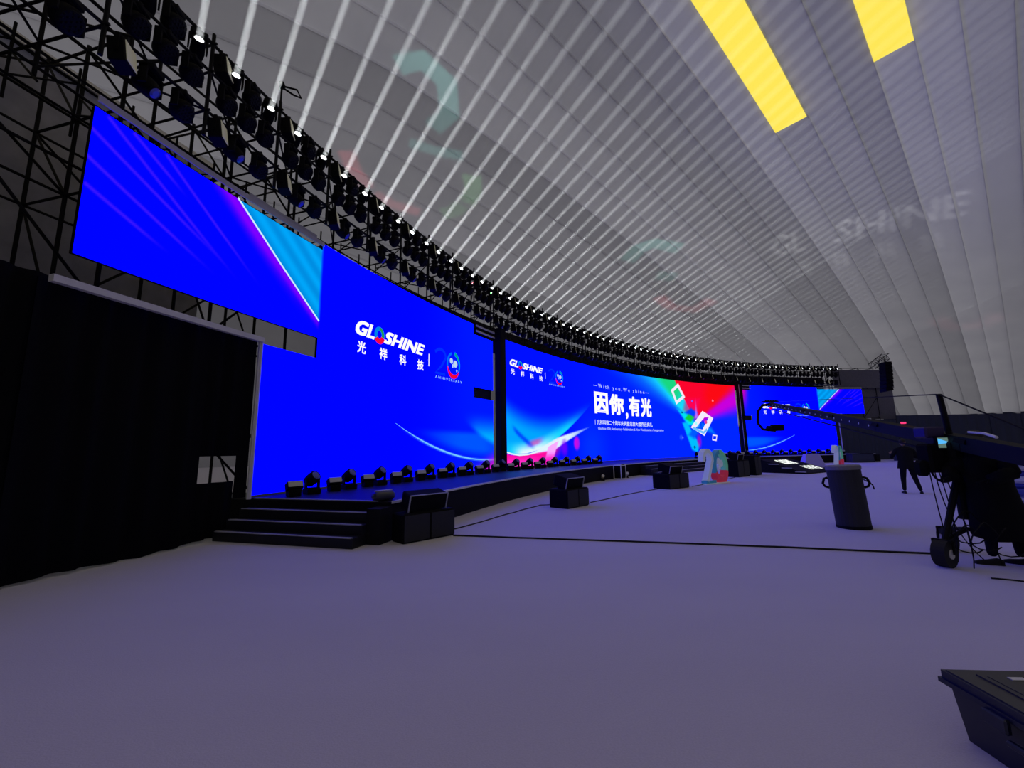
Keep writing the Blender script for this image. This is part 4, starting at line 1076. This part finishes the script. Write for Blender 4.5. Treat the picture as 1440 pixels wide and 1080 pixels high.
def head(par, c, yaw, pitch=0.0, s_=1.0, face=True):
    """face looks along local -Y turned by yaw"""
    M_ = Matrix.Rotation(yaw, 3, 'Z') @ Matrix.Rotation(pitch, 3, 'X'); c = V(c)
    T = lambda x, y, z: c + M_ @ V((x, y, z)) * s_
    b = MB(); prof = []
    for i in range(13):
        t = PI * i / 12; z = -math.cos(t); r = max(0.002, math.sin(t)) * (1.0 if z > -.1 else 1 - .28 * (-z - .1))
        prof.append((r, z))
    b.lathe(prof, M_ @ Matrix.Diagonal((0.076 * s_, 0.095 * s_, 0.115 * s_)).to_3x3(), 16, c)
    b.add([T(0, -.118, -.02), T(-.016, -.09, -.028), T(.016, -.09, -.028), T(0, -.09, .03)], [(0, 1, 2), (0, 2, 3), (0, 3, 1)])
    for sg in (-1, 1): b.lathe([(0.008, -.02), (0.02, 0), (0.012, .025)], M_ @ Matrix.Diagonal((s_ * .5, s_, s_)).to_3x3(), 8, T(sg * .077, 0, -.01))
    h = b.build('head', SKIN, par, True)
    b = MB()
    for sg in (-1, 1): b.lathe([(0.011, -.006), (0.011, .006)], M_, 8, T(sg * .030, -.089, .012))
    b.build('eyes', BLACK, h); b = MB(); b.box(T(0, -.088, -.052), (0.045 * s_, .01, .008), M_); b.build('mouth', mat('lips', (.3, .12, .1), .5, bump=.02) if 'lips' not in D.materials else D.materials['lips'], h)
    ell('hair', T(0, .012, .018), (0.086 * s_, 0.102 * s_, 0.115 * s_), HAIR, h, M_, 16, cut=-0.15)
    return h
def hand(par, wrist, direction, palm_n, s_=1.0, curl=0.6, mirror=1, m=None):
    w = V(wrist); d = V(direction).normalized(); pn = V(palm_n); pn = (pn - d * pn.dot(d)).normalized(); sd = d.cross(pn) * mirror
    vs = [w - d * .02 * s_, w + d * .045 * s_, w + d * .085 * s_]; es = [(0, 1), (1, 2)]; rr_ = [(.024 * s_, .017 * s_), (.036 * s_, .016 * s_), (.036 * s_, .014 * s_)]
    for f_, (off, ln) in enumerate(((-.030, .066), (-.010, .076), (.010, .071), (.029, .056))):
        base = w + d * .088 * s_ + sd * off * s_; p = base; a = 0.15; i0 = len(vs); vs.append(w + d * .06 * s_ + sd * off * .9 * s_); rr_.append((.010 * s_, .009 * s_)); es.append((1, i0)); prev = i0
        vs.append(base); rr_.append((.0095 * s_, .009 * s_)); es.append((prev, i0 + 1)); prev = i0 + 1
        for j in range(3):
            a += curl * (0.6 + .3 * j); p = p + (d * math.cos(a) + pn * math.sin(a)) * ln * s_ * (.42, .32, .26)[j]; vs.append(p); rr_.append((.0088 * s_ - .001 * j, .0085 * s_ - .001 * j)); es.append((prev, len(vs) - 1)); prev = len(vs) - 1
    i0 = len(vs); t0 = w + d * .03 * s_ - sd * .03 * s_; vs += [t0, t0 + (d * .5 - sd * .8 + pn * .2) * .03 * s_, t0 + (d * .8 - sd * .75 + pn * .5) * .055 * s_]; rr_ += [(.013 * s_,) * 2, (.011 * s_,) * 2, (.009 * s_,) * 2]; es += [(1, i0), (i0, i0 + 1), (i0 + 1, i0 + 2)]
    return skin_body('hand', vs, es, rr_, m or SKIN, par, 1)
def shoe(par, p, yaw, m=None):
    M_ = Matrix.Rotation(yaw, 3, 'Z'); p = V(p)
    b = MB(); prof = [(-.09, .035, .07), (-.04, .04, .085), (.05, .045, .06), (.13, .045, .05), (.18, .03, .035)]
    vs = []; fs = []
    for (y, w_, h_) in prof:
        for q in ((-w_, 0), (w_, 0), (w_ * .9, h_ * .7), (w_ * .5, h_), (-w_ * .5, h_), (-w_ * .9, h_ * .7)): vs.append(p + M_ @ V((q[0], -y, q[1])))
    n = 6
    for i in range(len(prof) - 1):
        for k_ in range(n): fs.append((i * n + k_, i * n + (k_ + 1) % n, (i + 1) * n + (k_ + 1) % n, (i + 1) * n + k_))
    fs += [tuple(range(n))[::-1], tuple((len(prof) - 1) * n + k_ for k_ in range(n))]
    b.add(vs, fs); return b.build('shoe', m or RUBBER, par)

# crane operator, near right, in a long black coat, seen from behind, reaching left to the crane
def operator():
    r = empty('person', (6.40, 5.72, 0), 0.0, 'person in a long black padded coat working the camera crane, back turned', 'person')
    # local axes = world; stage is to the left/front, he reaches towards -X
    pelvis = V((0.03, 0.05, .93))
    vs = [pelvis, V((0.0, .02, 1.10)), V((-.03, 0, 1.28)), V((-.05, 0, 1.42)), V((-.07, -.0, 1.49)),
          V((-.02, .10, .86)), V((-.05, .08, .48)), V((-.10, .06, .09)),           # left leg
          V((.10, -.06, .86)), V((.17, -.03, .48)), V((.24, .02, .09)),             # right leg
          V((-.16, .13, 1.38)), V((-.36, .16, 1.22)), V((-.50, .06, 1.12)),         # near arm to crane
          V((.06, -.12, 1.38)), V((-.05, -.30, 1.20)), V((-.28, -.22, 1.10))]
    es = [(0, 1), (1, 2), (2, 3), (3, 4), (0, 5), (5, 6), (6, 7), (0, 8), (8, 9), (9, 10), (3, 11), (11, 12), (12, 13), (3, 14), (14, 15), (15, 16)]
    rd = [(.19, .15), (.18, .145), (.21, .15), (.16, .12), (.065, .065), (.11, .11), (.08, .08), (.055, .055), (.11, .11), (.08, .08), (.055, .055), (.085, .085), (.065, .065), (.048, .048), (.085, .085), (.065, .065), (.048, .048)]
    body = skin_body('body', vs, es, rd, SUIT, r, 2)
    # long coat
    b = MB(); n = 20; rows = [(1.50, .10, .09, -.06, 0), (1.45, .20, .14, -.05, 0), (1.36, .265, .18, -.04, 0), (1.2, .27, .20, -.02, .02), (1.02, .255, .20, .01, .03), (.85, .275, .225, .03, .04), (.6, .31, .25, .06, .04), (.36, .335, .27, .09, .04), (.33, .32, .26, .09, .04)]
    vs = []; fs = []
    for (z, rx, ry, ox, oy) in rows:
        for k_ in range(n):
            t = 2 * PI * k_ / n; f = 1 + .035 * math.sin(5 * t + z * 2) * (1.6 - z)
            vs.append(V((ox + rx * f * math.cos(t), oy + ry * f * math.sin(t), z + .015 * math.sin(3 * t) * (z < .5))))
    for i in range(len(rows) - 1):
        for k_ in range(n): fs.append((i * n + k_, i * n + (k_ + 1) % n, (i + 1) * n + (k_ + 1) % n, (i + 1) * n + k_))
    fs.append(tuple(range(n)))
    b.add(vs, fs); b.build('coat', WOOL, r, True)
    sl = MB(); sl.tube(V((-.18, .10, 1.40)), V((-.37, .16, 1.22)), .105, 12, .085); sl.tube(V((-.36, .165, 1.225)), V((-.49, .07, 1.125)), .088, 12, .07)
    sl.build('sleeve', WOOL, r, True)
    sl = MB(); sl.tube(V((.05, -.10, 1.39)), V((-.05, -.30, 1.20)), .105, 12, .085); sl.tube(V((-.04, -.30, 1.205)), V((-.26, -.225, 1.105)), .088, 12, .07); sl.build('sleeve', WOOL, r, True)
    head(r, (-.12, .0, 1.625), -2.2, .2)
    b = MB(); b.lathe([(0.10, -.06), (.115, 0), (.10, .05)], None, 14, (-.08, 0, 1.50)); b.build('collar', WOOL, r, True)
    hand(r, (-.50, .06, 1.12), (-.9, -.3, -.1), (0, 0, -1), m=WOOL); hand(r, (-.28, -.22, 1.10), (-.95, .2, -.1), (0, 0, -1), mirror=-1, m=WOOL)
    shoe(r, (-.12, .04, 0), -2.0); shoe(r, (.26, .02, 0), -2.4)
    return r
operator()
def far_person():
    r = empty('person', (12.62, 13.62, 0), 0.0, 'person in a dark suit standing far back on the carpet, hands raised in front', 'person')
    F = V((.45, .893, 0)); Sx = V((.893, -.45, 0))     # facing the stage; screen right side is Sx
    pt_ = lambda s_, f_, z: Sx * s_ + F * f_ + V((0, 0, z))
    vs = [pt_(0, 0, .92), pt_(0, .01, 1.08), pt_(0, .02, 1.26), pt_(0, .02, 1.40), pt_(0, .03, 1.47),
          pt_(-.09, 0, .86), pt_(-.12, .02, .48), pt_(-.14, 0, .08), pt_(.09, 0, .86), pt_(.17, .03, .48), pt_(.27, .03, .08),
          pt_(-.20, .02, 1.36), pt_(-.33, .08, 1.12), pt_(-.26, .27, 1.24), pt_(.20, .02, 1.36), pt_(.34, .08, 1.12), pt_(.2, .28, 1.18)]
    es = [(0, 1), (1, 2), (2, 3), (3, 4), (0, 5), (5, 6), (6, 7), (0, 8), (8, 9), (9, 10), (3, 11), (11, 12), (12, 13), (3, 14), (14, 15), (15, 16)]
    rd = [(.17, .13), (.155, .12), (.18, .13), (.14, .10), (.06, .06), (.10, .10), (.075, .075), (.05, .05), (.10, .10), (.075, .075), (.05, .05), (.075, .075), (.055, .055), (.042, .042), (.075, .075), (.055, .055), (.042, .042)]
    skin_body('body', vs, es, rd, SUIT, r, 2)
    b = MB(); n = 16; rows = [(1.44, .13, .10), (1.38, .21, .135), (1.2, .215, .145), (1.02, .195, .14), (.86, .225, .16), (.78, .235, .165)]; vs = []; fs = []
    for z, rx, ry in rows:
        for k_ in range(n): t = 2 * PI * k_ / n; vs.append(pt_(rx * math.cos(t), .01 + ry * math.sin(t), z))
    for i in range(len(rows) - 1):
        for k_ in range(n): fs.append((i * n + k_, (i + 1) * n + k_, (i + 1) * n + (k_ + 1) % n, i * n + (k_ + 1) % n))
    fs.append(tuple(range(n)))
    b.add(vs, fs); b.build('jacket', SUIT, r, True)
    head(r, pt_(0, .05, 1.60), math.atan2(F.y, F.x) + PI / 2, .1, .98)
    hand(r, pt_(-.26, .27, 1.24), pt_(.3, .5, .3), (0, 0, 1), .95); hand(r, pt_(.2, .28, 1.18), pt_(-.4, .5, .3), (0, 0, 1), .95, mirror=-1)
    y_ = math.atan2(F.y, F.x) + PI / 2
    shoe(r, pt_(-.14, .02, 0), y_); shoe(r, pt_(.28, .05, 0), y_ - .3)
    return r
far_person()

# ------------------------------------------------------------------ camera crane
PIV = V((6.20, 5.95, 1.62)); TIP = V((10.55, 16.9, 3.22)); AD = (TIP - PIV).normalized(); AS = AD.cross(V((0, 0, 1))).normalized(); AU = AS.cross(AD)
crane = empty('camera_crane', (PIV.x, PIV.y, 0), 0, 'long black camera crane reaching over the carpet towards the stage', 'crane')
o3 = V((PIV.x, PIV.y, 0)); rel = lambda p: V(p) - o3
def arm_seg(t0, t1, w_, h_, name='boom_section'):
    A = rel(PIV + AD * t0); B = rel(PIV + AD * t1); b = MB()
    vs = [q + AS * i * w_ / 2 + AU * j * h_ / 2 for q in (A, B) for i in (-1, 1) for j in (-1, 1)]
    b.add(vs, [(0, 1, 3, 2), (4, 6, 7, 5), (0, 4, 5, 1), (2, 3, 7, 6), (0, 2, 6, 4), (1, 5, 7, 3)]); return b.build(name, BLACKM, crane)
L_arm = (TIP - PIV).length
cuts = [-2.3, -0.35, 2.2, 4.6, 7.0, 9.4, L_arm]
for i in range(6):
    s_ = arm_seg(cuts[i], cuts[i + 1] - .02, .17 - .008 * i, .20 - .010 * i)
    MB().box(rel(PIV + AD * (cuts[i + 1] - .03)), (.22, .06, .24), align(AD) @ rotx(0)).build('joint_collar', BLACK, s_)
    b = MB()
    if i < 2: continue
    for j in range(5):
        t = cuts[i] + (cuts[i + 1] - cuts[i]) * (j + .5) / 5
        b.tube(rel(PIV + AD * t - AS * .09 + AU * .0), rel(PIV + AD * t - AS * .096), .022, 6)
    b.build('lightening_holes', GREYAL, s_)
# parallel lower rod, stays and their post
MB().tube(rel(PIV + AD * -.3 - AU * .22), rel(TIP - AU * .2), .018).build('parallel_rod', BLACKM, crane)
MB().tube(rel(PIV), rel(PIV + V((-.06, .0, .66))), .036).build('stay_post', BLACKM, crane)
pt_top = PIV + V((-.06, 0, .66))
for off in (-.03, .03):
    MB().tube(rel(pt_top + V((off, 0, 0))), rel(TIP + AU * .1 + AS * off), .008, 5).build('stay_wire', BLACKM, crane)
MB().tube(rel(pt_top), rel(PIV + AD * -2.2 + AU * .1), .010, 5).build('stay_wire', BLACKM, crane)
# second near cable pair from the boom to the far right, pan handles and rear boom weight
MB().bbox(rel(PIV + AD * -2.35), (.34, .34, .4), .03, align(AD)).build('counterweight', BLACKM, crane)
b = MB(); b.path([rel(PIV + AD * -.4 + AU * .16), rel(PIV + AD * -.9 + AU * .2 + AS * -.1), rel(PIV + AD * -1.3 + AU * .2 + AS * -.2)], .016); b.build('handle', GREYAL, crane)
# crane head at the tip: drop bracket, ring and camera
HP = TIP + V((-.30, -.1, 0))
b = MB(); b.path([rel(TIP), rel(TIP + V((-.35, 0, -.02))), rel(TIP + V((-.58, 0, -.28))), rel(TIP + V((-.62, 0, -.75))), rel(TIP + V((-.45, 0, -1.0))), rel(TIP + V((0.05, 0, -1.06)))], .055, 8); b.build('drop_bracket', BLACKM, crane)
MB().box(rel(TIP + V((-.05, 0, .12))), (.55, .3, .06)).build('head_plate', BLACKM, crane)
c_ = MB().bbox(rel(TIP + V((.15, 0, -.94))), (.42, .26, .26), .02).build('film_camera', BLACK, crane)
MB().lathe([(.09, 0), (.11, .16), (.12, .2)], align((-1, -.1, -.1)), 12, rel(TIP + V((-.05, 0, -.95)))).build('lens', LENSD, c_)
b = MB()
for i in range(5): b.tube(rel(TIP + V((-.2 + .1 * i, 0, .14))), rel(TIP + V((-.2 + .1 * i, 0, .2))), .03, 6)
b.build('connector_row', BLACKM, crane)
MB().bbox(rel(PIV + AD * 1.3 + AU * .14), (.07, .04, .03), .005).build('tally_lamp', E_((255, 60, 120), 1.2), crane)
# fulcrum: yoke, mast, tripod with wheels
MB().bbox(rel(PIV + V((0, 0, -.14))), (.30, .30, .26), .03).build('fulcrum', BLACKM, crane)
MB().tube(rel((PIV.x, PIV.y, .55)), rel((PIV.x, PIV.y, 1.45)), .06, 12).build('mast', BLACKM, crane)
for i, an in enumerate((-2.75, -.9, 1.1)):
    d = V((math.cos(an), math.sin(an), 0)); leg = MB().tube(V((0, 0, 1.05)) + d * .05, d * .62 + V((0, 0, .30)), .045, 8, .035).build('tripod_leg', BLACKM, crane)
    MB().tube(V((0, 0, .42)), d * .6 + V((0, 0, .32)), .028, 8).build('spreader_bar', BLACKM, crane)
    wpos = d * .66 + V((0, 0, .17)); ax = V((-d.y, d.x, 0))
    wh_ = MB(); wh_.tube(wpos - ax * .07, wpos + ax * .07, .17, 20); wo_ = wh_.build('wheel', RUBBER, crane)
    MB().tube(wpos - ax * .08, wpos + ax * .08, .06, 12).build('hub', GREYAL, wo_)
    b = MB(); b.box(wpos + V((0, 0, .16)), (.06, .2, .03), Matrix.Rotation(an, 3, 'Z')); b.tube(wpos + ax * .1, wpos + ax * .1 + V((0, 0, .17)), .014, 6); b.tube(wpos - ax * .1, wpos - ax * .1 + V((0, 0, .17)), .014, 6); b.build('wheel_fork', BLACKM, crane)
# control box, monitor, focus wheel
ctl = rel(PIV + V((-.20, .10, -.02)))
MB().bbox(ctl + V((0, 0, .14)), (.28, .2, .16), .02).build('control_box', mat('violet_lid', (.03, .015, .09), .4, bump=.02), crane)
MB().bbox(ctl + V((-.02, -.05, -.22)), (.34, .22, .40), .03).build('battery_case', BLACK, crane)
mon = MB().bbox(ctl + V((.06, -.14, -.01)), (.27, .05, .17), .01).build('monitor', BLACK, crane)
mo = ctl + V((.06, -.168, -.01))
pm = lambda x, y: mo + V((x, 0, y))
b = MB(); b.add([pm(-.12, -.07), pm(.12, -.07), pm(.12, .07), pm(-.12, .07)], [(0, 1, 2, 3)]); b.build('monitor_screen', E_((120, 150, 140), .6), mon)
pm2 = lambda x, y: mo + V((x, -.002, y))
b = MB(); b.add([pm2(-.12, -.02), pm2(.06, .0), pm2(-.12, .06)], [(0, 1, 2)]); b.build('monitor_picture', E_((90, 190, 255), 1.0), mon)
b = MB(); b.path([ctl + V((.02 + .17 * math.cos(t), -.1, -.38 + .17 * math.sin(t))) for t in [PI * i / 14 for i in range(12, 30)]], .014, 6); b.build('hand_wheel', BLACKM, crane)
MB().bbox(ctl + V((-.22, -.04, -.36)), (.13, .16, .22), .04).build('joystick_box', BLACK, crane)
# hanging cables
rng = random.Random(5)
for i in range(6):
    st_ = ctl + V((rng.uniform(-.15, .15), -.06, -.4)); en = V((rng.uniform(-.5, .2), rng.uniform(-.4, .1), .02)); md = (st_ + en) / 2 + V((rng.uniform(-.18, .18), rng.uniform(-.1, .1), rng.uniform(-.25, 0)))
    pts = [st_ * (1 - t) ** 2 + md * 2 * t * (1 - t) + en * t * t for t in [j / 10 for j in range(11)]]
    b = MB(); b.path(pts, .007, 5); b.build('hanging_cable', BLACKM, crane)
for i in range(4):
    cx = rng.uniform(-.35, .1); cy = rng.uniform(-.5, -.25); rr_ = rng.uniform(.14, .24); z_ = rng.uniform(.3, .5)
    b = MB(); b.path([V((cx + rr_ * math.cos(t), cy + .05 * math.sin(2 * t), z_ + rr_ * math.sin(t))) for t in [2 * PI * j / 16 for j in range(15)]], .008, 5); b.build('coiled_cable', BLACKM, crane)

# ------------------------------------------------------------------ cables on the floor
def floor_cable(pts, label, r=.012):
    P_ = []
    for i in range(len(pts) - 1):
        for j in range(8):
            t = j / 8; P_.append(V((pts[i][0] * (1 - t) + pts[i + 1][0] * t + .03 * math.sin(i * 3 + t * 5), pts[i][1] * (1 - t) + pts[i + 1][1] * t, r)))
    P_.append(V((*pts[-1], r))); b = MB(); b.path(P_, r, 6); o = b.build('floor_cable', RUBBER); return tag(o, label, 'cable')
floor_cable([(-1.15, 8.15), (.3, 7.8), (2.12, 7.37), (4.2, 6.85), (6.15, 6.28)], 'black cable lying across the carpet from the big speaker stack to the crane', .014)
floor_cable([(-1.25, 8.75), (.0, 10.9), (.75, 12.2), (1.1, 12.25)], 'thin black cable on the carpet between the first two speaker stacks')
floor_cable([(2.25, 12.6), (4.0, 14.7), (5.55, 16.35)], 'thin black cable on the carpet between the second and third speaker stacks')
floor_cable([(7.1, 17.0), (9.4, 19.4), (11.2, 21.5)], 'thin black cable on the carpet running behind the large 20 sign')
floor_cable([(5.6, 5.2), (6.0, 4.95), (6.5, 5.05), (6.9, 4.9), (7.4, 5.1)], 'loose cable curling on the carpet at the feet of the crane operator', .009)

# ------------------------------------------------------------------ black tote in the corner
tote = empty('equipment_case', (2.40, 2.58, 0), -0.08, 'dark plastic equipment case with grey lid, in the near right corner', 'case')
LID = mat('grey_plastic_lid', (0.055, 0.056, 0.054), .5, bump=.15, scale=30); TUB = mat('navy_plastic', (0.010, 0.013, 0.035), .35, bump=.08, scale=20, spec=.5)
X, Y, Z = 1.05, .95, .33
def frus(mb, x0, y0, x1, y1, z0, z1, ins):
    mb.add([(x0 + ins, -y0 - ins, z0), (x1 - ins, -y0 - ins, z0), (x1 - ins, -y1 + ins, z0), (x0 + ins, -y1 + ins, z0), (x0, -y0, z1), (x1, -y0, z1), (x1, -y1, z1), (x0, -y1, z1)],
           [(0, 1, 2, 3), (7, 6, 5, 4), (1, 0, 4, 5), (2, 1, 5, 6), (3, 2, 6, 7), (0, 3, 7, 4)]); return mb
frus(MB(), .02, .02, X - .02, Y - .02, 0, Z - .05, .03).build('tub', TUB, tote)
frus(MB(), -.012, -.012, X + .012, Y + .012, Z - .065, Z - .04, 0).build('rim', TUB, tote)
lid = frus(MB(), 0.0, 0.0, X, Y, Z - .04, Z, -.0).build('lid', TUB, tote)
frus(MB(), .015, .015, X - .015, Y - .015, Z, Z + .006, 0).build('lid_top', LID, tote)
frus(MB(), .12, .07, X - .05, Y - .05, Z + .006, Z + .014, 0).build('lid_ridge', LID, tote)
frus(MB(), .15, .10, X - .08, Y - .08, Z + .014, Z + .018, 0).build('lid_field', LID, tote)
MB().box((.27, -.13, Z + .021), (.075, .028, .004)).build('paper_label', GREYAL, tote)
for y in (-.3, -.6): MB().bbox((-.02, y, Z - .09), (.03, .12, .07), .008).build('latch', TUB, tote)
MB().bbox((-.018, -.45, Z - .16), (.03, .22, .03), .008).build('handle', TUB, tote)

# ------------------------------------------------------------------ far right: dark partition wall, furniture, folded covers
def wall_run(p, q, z1, name, label):
    p = V((*p, 0)); q = V((*q, 0)); L = (q - p).length; n = int(L / .9); root = empty(name, (0, 0, 0), label=label, cat='partition'); d = (q - p).normalized(); nr = V((-d.y, d.x, 0))
    k_ = max(1, int(L / 3.0))
    for i in range(k_):
        a = p + (q - p) * i / k_; b_ = p + (q - p) * (i + 1) / k_; m_ = 10; vs = []; fs = []
        for j in range(m_ + 1):
            t = j / m_; c = a + (b_ - a) * t + nr * .06 * math.sin(t * m_ * 1.9 + i); vs += [c, c + V((0, 0, z1)), c + nr * .06, c + nr * .06 + V((0, 0, z1))]
        for j in range(m_): fs += [(4 * j, 4 * j + 4, 4 * j + 5, 4 * j + 1), (4 * j + 2, 4 * j + 3, 4 * j + 7, 4 * j + 6), (4 * j + 1, 4 * j + 5, 4 * j + 7, 4 * j + 3)]
        MB().add(vs, fs).build('drape_panel', DRAPE, root)
    return root
wall_run((38.2, 41.5), (66, 41.5), 4.3, 'drape_wall', 'long navy drape wall behind the far standing person')
# far crowd-control furniture: low dark tables by the drape
for i, (x, y) in enumerate(((29.5, 36.0), (35.2, 37.9), (40.5, 39.4), (44.0, 39.2), (38.2, 38.2))):
    t_ = empty('draped_table', (x, y, 0), .2 * i, 'low dark draped table by the navy drape wall, far right', 'table', 'dark draped tables far right')
    MB().bbox((0, 0, .72), (1.8, .7, .06), .015).build('table_top', BLACK, t_)
    b = MB(); vs = []; n = 28
    for j in range(n):
        t = j / n * 4; sg = int(t); u = t - sg; cx, cy = ((-1 + 2 * u, -1), (1, -1 + 2 * u), (1 - 2 * u, 1), (-1, 1 - 2 * u))[sg]; w_ = 1 + .03 * (j % 2); vs += [V((cx * .9 * w_, cy * .35 * w_, 0.02)), V((cx * .88, cy * .34, .70))]
    b.add(vs, [(2 * j, 2 * ((j + 1) % n), 2 * ((j + 1) % n) + 1, 2 * j + 1) for j in range(n)]); b.build('skirt', DRAPE, t_)
for x, y, z, lab in ((27.6, 28.4, 2.05, 'tiny white work lamp above the far standing person'), (27.7, 28.5, 1.35, 'lower tiny white work lamp above the far standing person')):
    l_ = empty('work_lamp', (x, y, 0), 0, lab, 'lamp'); bar('pole', V((0, 0, 0)), V((0, 0, z)), .02, l_)
    ell('lamp_glass', (0, 0, z), (.07, .07, .07), LENSW, l_, None, 8); MB().lathe([(.2, 0), (.2, .03), (.03, .06)], None, 10).build('foot', BLACKM, l_)
l_ = empty('work_lamp', (18.3, 14.7, 0), 0, 'bright white lamp at the right edge behind the crane operator', 'lamp'); bar('pole', V((0, 0, 0)), V((0, 0, 1.6)), .02, l_)
ell('lamp_glass', (0, 0, 1.65), (.09, .09, .07), LENSW, l_, None, 8); MB().lathe([(.2, 0), (.2, .03), (.03, .06)], None, 10).build('foot', BLACKM, l_)
# shape of bundled white and blue covers on a trolley, right edge
tr = empty('cover_trolley', (9.55, 7.75, 0), .5, 'trolley heaped with folded white and blue covers, at the right edge behind the operator', 'trolley')
MB().bbox((0, 0, .22), (1.1, .7, .06), .01).build('platform', BLACKM, tr)
for i in (-1, 1):
    for j in (-1, 1): MB().tube((i * .45, j * .28 - .02, .08), (i * .45, j * .28 + .02, .08), .08, 14).build('wheel', RUBBER, tr)
WCL = mat('white_cover', (.62, .64, .78), .7, bump=.4, scale=14); BCL = mat('blue_cover', (.05, .07, .42), .7, bump=.4, scale=14)
rng = random.Random(2); z = .26
for i in range(9):
    h_ = rng.uniform(.09, .13); w_ = rng.uniform(.85, 1.05); m_ = (WCL, BCL, WCL, BCL, BCL)[i % 5]
    c = tag(MB().bbox((0, 0, 0), (w_, .6, h_), .04).build('folded_cover', m_), 'folded %s cover, number %s up in the heap on the trolley' % ('white' if m_ is WCL else 'blue', ('one', 'two', 'three', 'four', 'five', 'six', 'seven', 'eight', 'nine')[i]), 'cover', 'folded covers on the trolley')
    c.location = (9.55 + rng.uniform(-.05, .05), 7.75 + rng.uniform(-.04, .04), z + h_ / 2); c.rotation_euler = (0, 0, .5 + rng.uniform(-.12, .12)); z += h_
